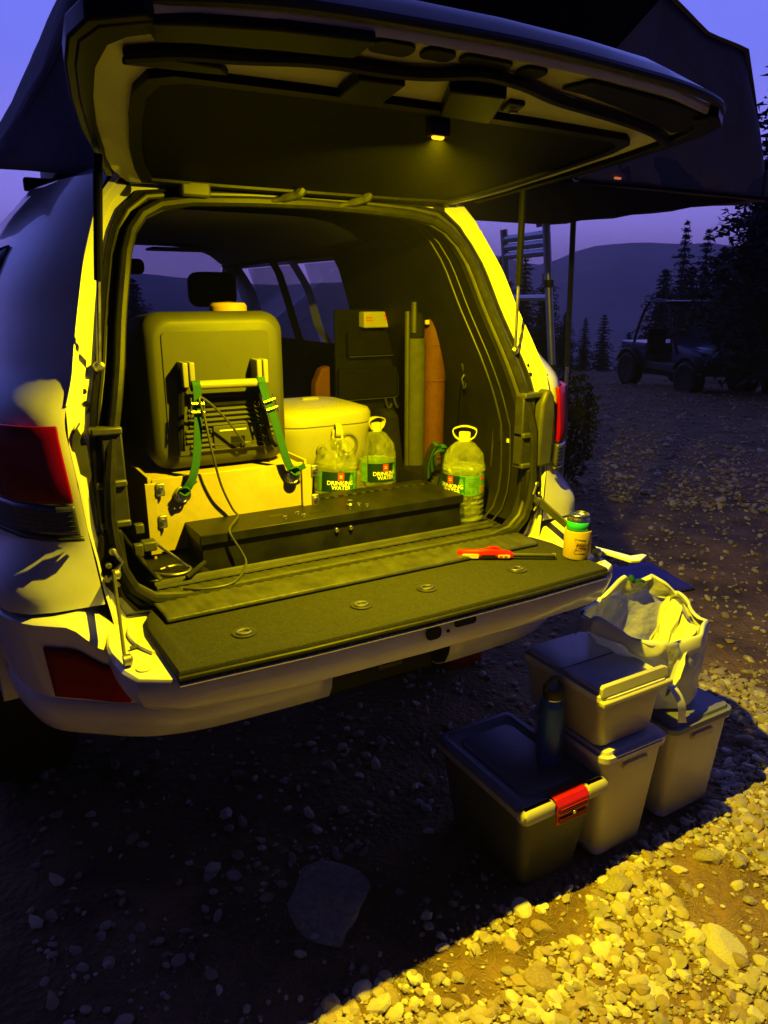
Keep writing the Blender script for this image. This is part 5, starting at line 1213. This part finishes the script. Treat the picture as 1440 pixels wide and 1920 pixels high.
# local frame: +y is forward, built at the origin
b = MB(); b.loft([[Vector((px, y, z+pz)) for px, pz in rrect(w, h_, .07, 3)] for y, w, h_, z in ((1.55, .95, .22, .72), (1.45, 1.1, .30, .74), (.95, 1.25, .40, .78), (.45, 1.3, .42, .86))]); hood = U('bonnet', 'utv_blue', b, bevel=.01)
b = MB(); b.box((-.62, -1.45, .58), (.62, -.55, .92)); b.box((-.66, -1.5, .86), (.66, -.5, .98)); U('cargo_bed', 'utv_blue', b, bevel=.03)
b = MB(); b.box((-.62, -.6, .42), (.62, .6, .60)); U('floor_pan', 'black_plastic', b, bevel=.03)
b = MB(); b.prism([(-.66, .5, .95), (-.66, .32, 1.36), (-.66, .30, 1.36), (-.66, .46, .95)], (1.32, 0, 0)); U('windscreen', 'utv_screen', b, bevel=.006)
for s in (-1, 1):
    b = MB(); b.tube(smooth_path([(s*.66, .62, .85), (s*.66, .36, 1.3), (s*.60, .05, 1.84), (s*.60, -.6, 1.86), (s*.64, -.9, 1.3), (s*.64, -1.0, .9)], 4), .032, 8); U('cage_tube', 'black_plastic', b)
    b = MB(); b.box((s*.36-.22, -.55, .62), (s*.36+.22, -.15, .74)); b.box((s*.36-.22, -.62, .70), (s*.36+.22, -.50, 1.30)); U('seat', 'seat_cloth', b, bevel=.04)
    b = MB(); b.lathe([(.001, 0), (.075, 0), (.085, .02), (.06, .05)], 12, (s*.42, 1.52, .84), Matrix.Rotation(radians(-90), 4, 'X') @ Matrix.Diagonal((1.2, .6, 1, 1))); U('headlight', 'lens_clear', b, hood)
    for y in (1.12, -1.02):
        mt = Matrix.Rotation(radians(90), 4, 'Y')
        b = MB(); b.lathe([(.17, -.12), (.30, -.14), (.36, -.11), (.365, 0), (.36, .11), (.30, .14), (.17, .12)], 28, (s*.66, y, .365), mt, lambda a, z: 1+.025*(1 if sin(a*14) > 0 else 0)); w_ = U('wheel', 'rubber', b)
        b = MB(); b.lathe([(.03, -.05), (.16, -.06), (.18, -.10), (.18, .10), (.16, .06), (.03, .05)], 16, (s*.66, y, .365), mt); U('rim', 'dull_steel', b, w_)
        b = MB(); b.tube([(s*.30, y, .50), (s*.56, y, .38)], .025, 6); U('suspension_arm', 'black_plastic', b)
        b = MB(); b.loft([[Vector((s*.66+px, y+.44*cos(a), .40+.42*sin(a)+pz)) for px, pz in rrect(.26, .03, .01, 2)] for a in np.linspace(.35, pi-.35, 9)]); U('fender', 'black_plastic', b)
b = MB(); b.box((-.66, -.75, 1.85), (.66, .12, 1.90)); U('roof_panel', 'black_plastic', b, bevel=.02)
b = MB(); b.tube([(-.45, 1.62, .5), (-.40, 1.66, .78), (.40, 1.66, .78), (.45, 1.62, .5)], .028, 8); U('bull_bar', 'black_plastic', b)
b = MB(); b.lathe([(.15, -.012), (.165, 0), (.15, .012), (.14, 0), (.15, -.012)], 18, (.36, .18, 1.12), Matrix.Rotation(radians(60), 4, 'X')); U('steering_wheel', 'black_plastic', b)
bug.location = (ux, uy, uzr); bug.rotation_euler = (radians(-1), 0, pi-radians(15))

# ================================================================== AIR
b = MB(); b.box((-1120, -420, -96), (1120, 1120, 75)); hz = b.build('haze', 'stone', smooth=False)
hz.data.materials.clear()
hm = bpy.data.materials.new('haze'); hm.use_nodes = True; ht = hm.node_tree; ht.nodes.clear()
ho_ = ht.nodes.new('ShaderNodeOutputMaterial'); hp = ht.nodes.new('ShaderNodeVolumePrincipled')
hp.inputs['Color'].default_value = (.92, .88, .95, 1); hp.inputs['Density'].default_value = .0010; hp.inputs['Anisotropy'].default_value = .1
ht.links.new(hp.outputs[0], ho_.inputs['Volume']); hz.data.materials.append(hm); tag(hz, kind='stuff')
S.cycles.volume_bounces = 0
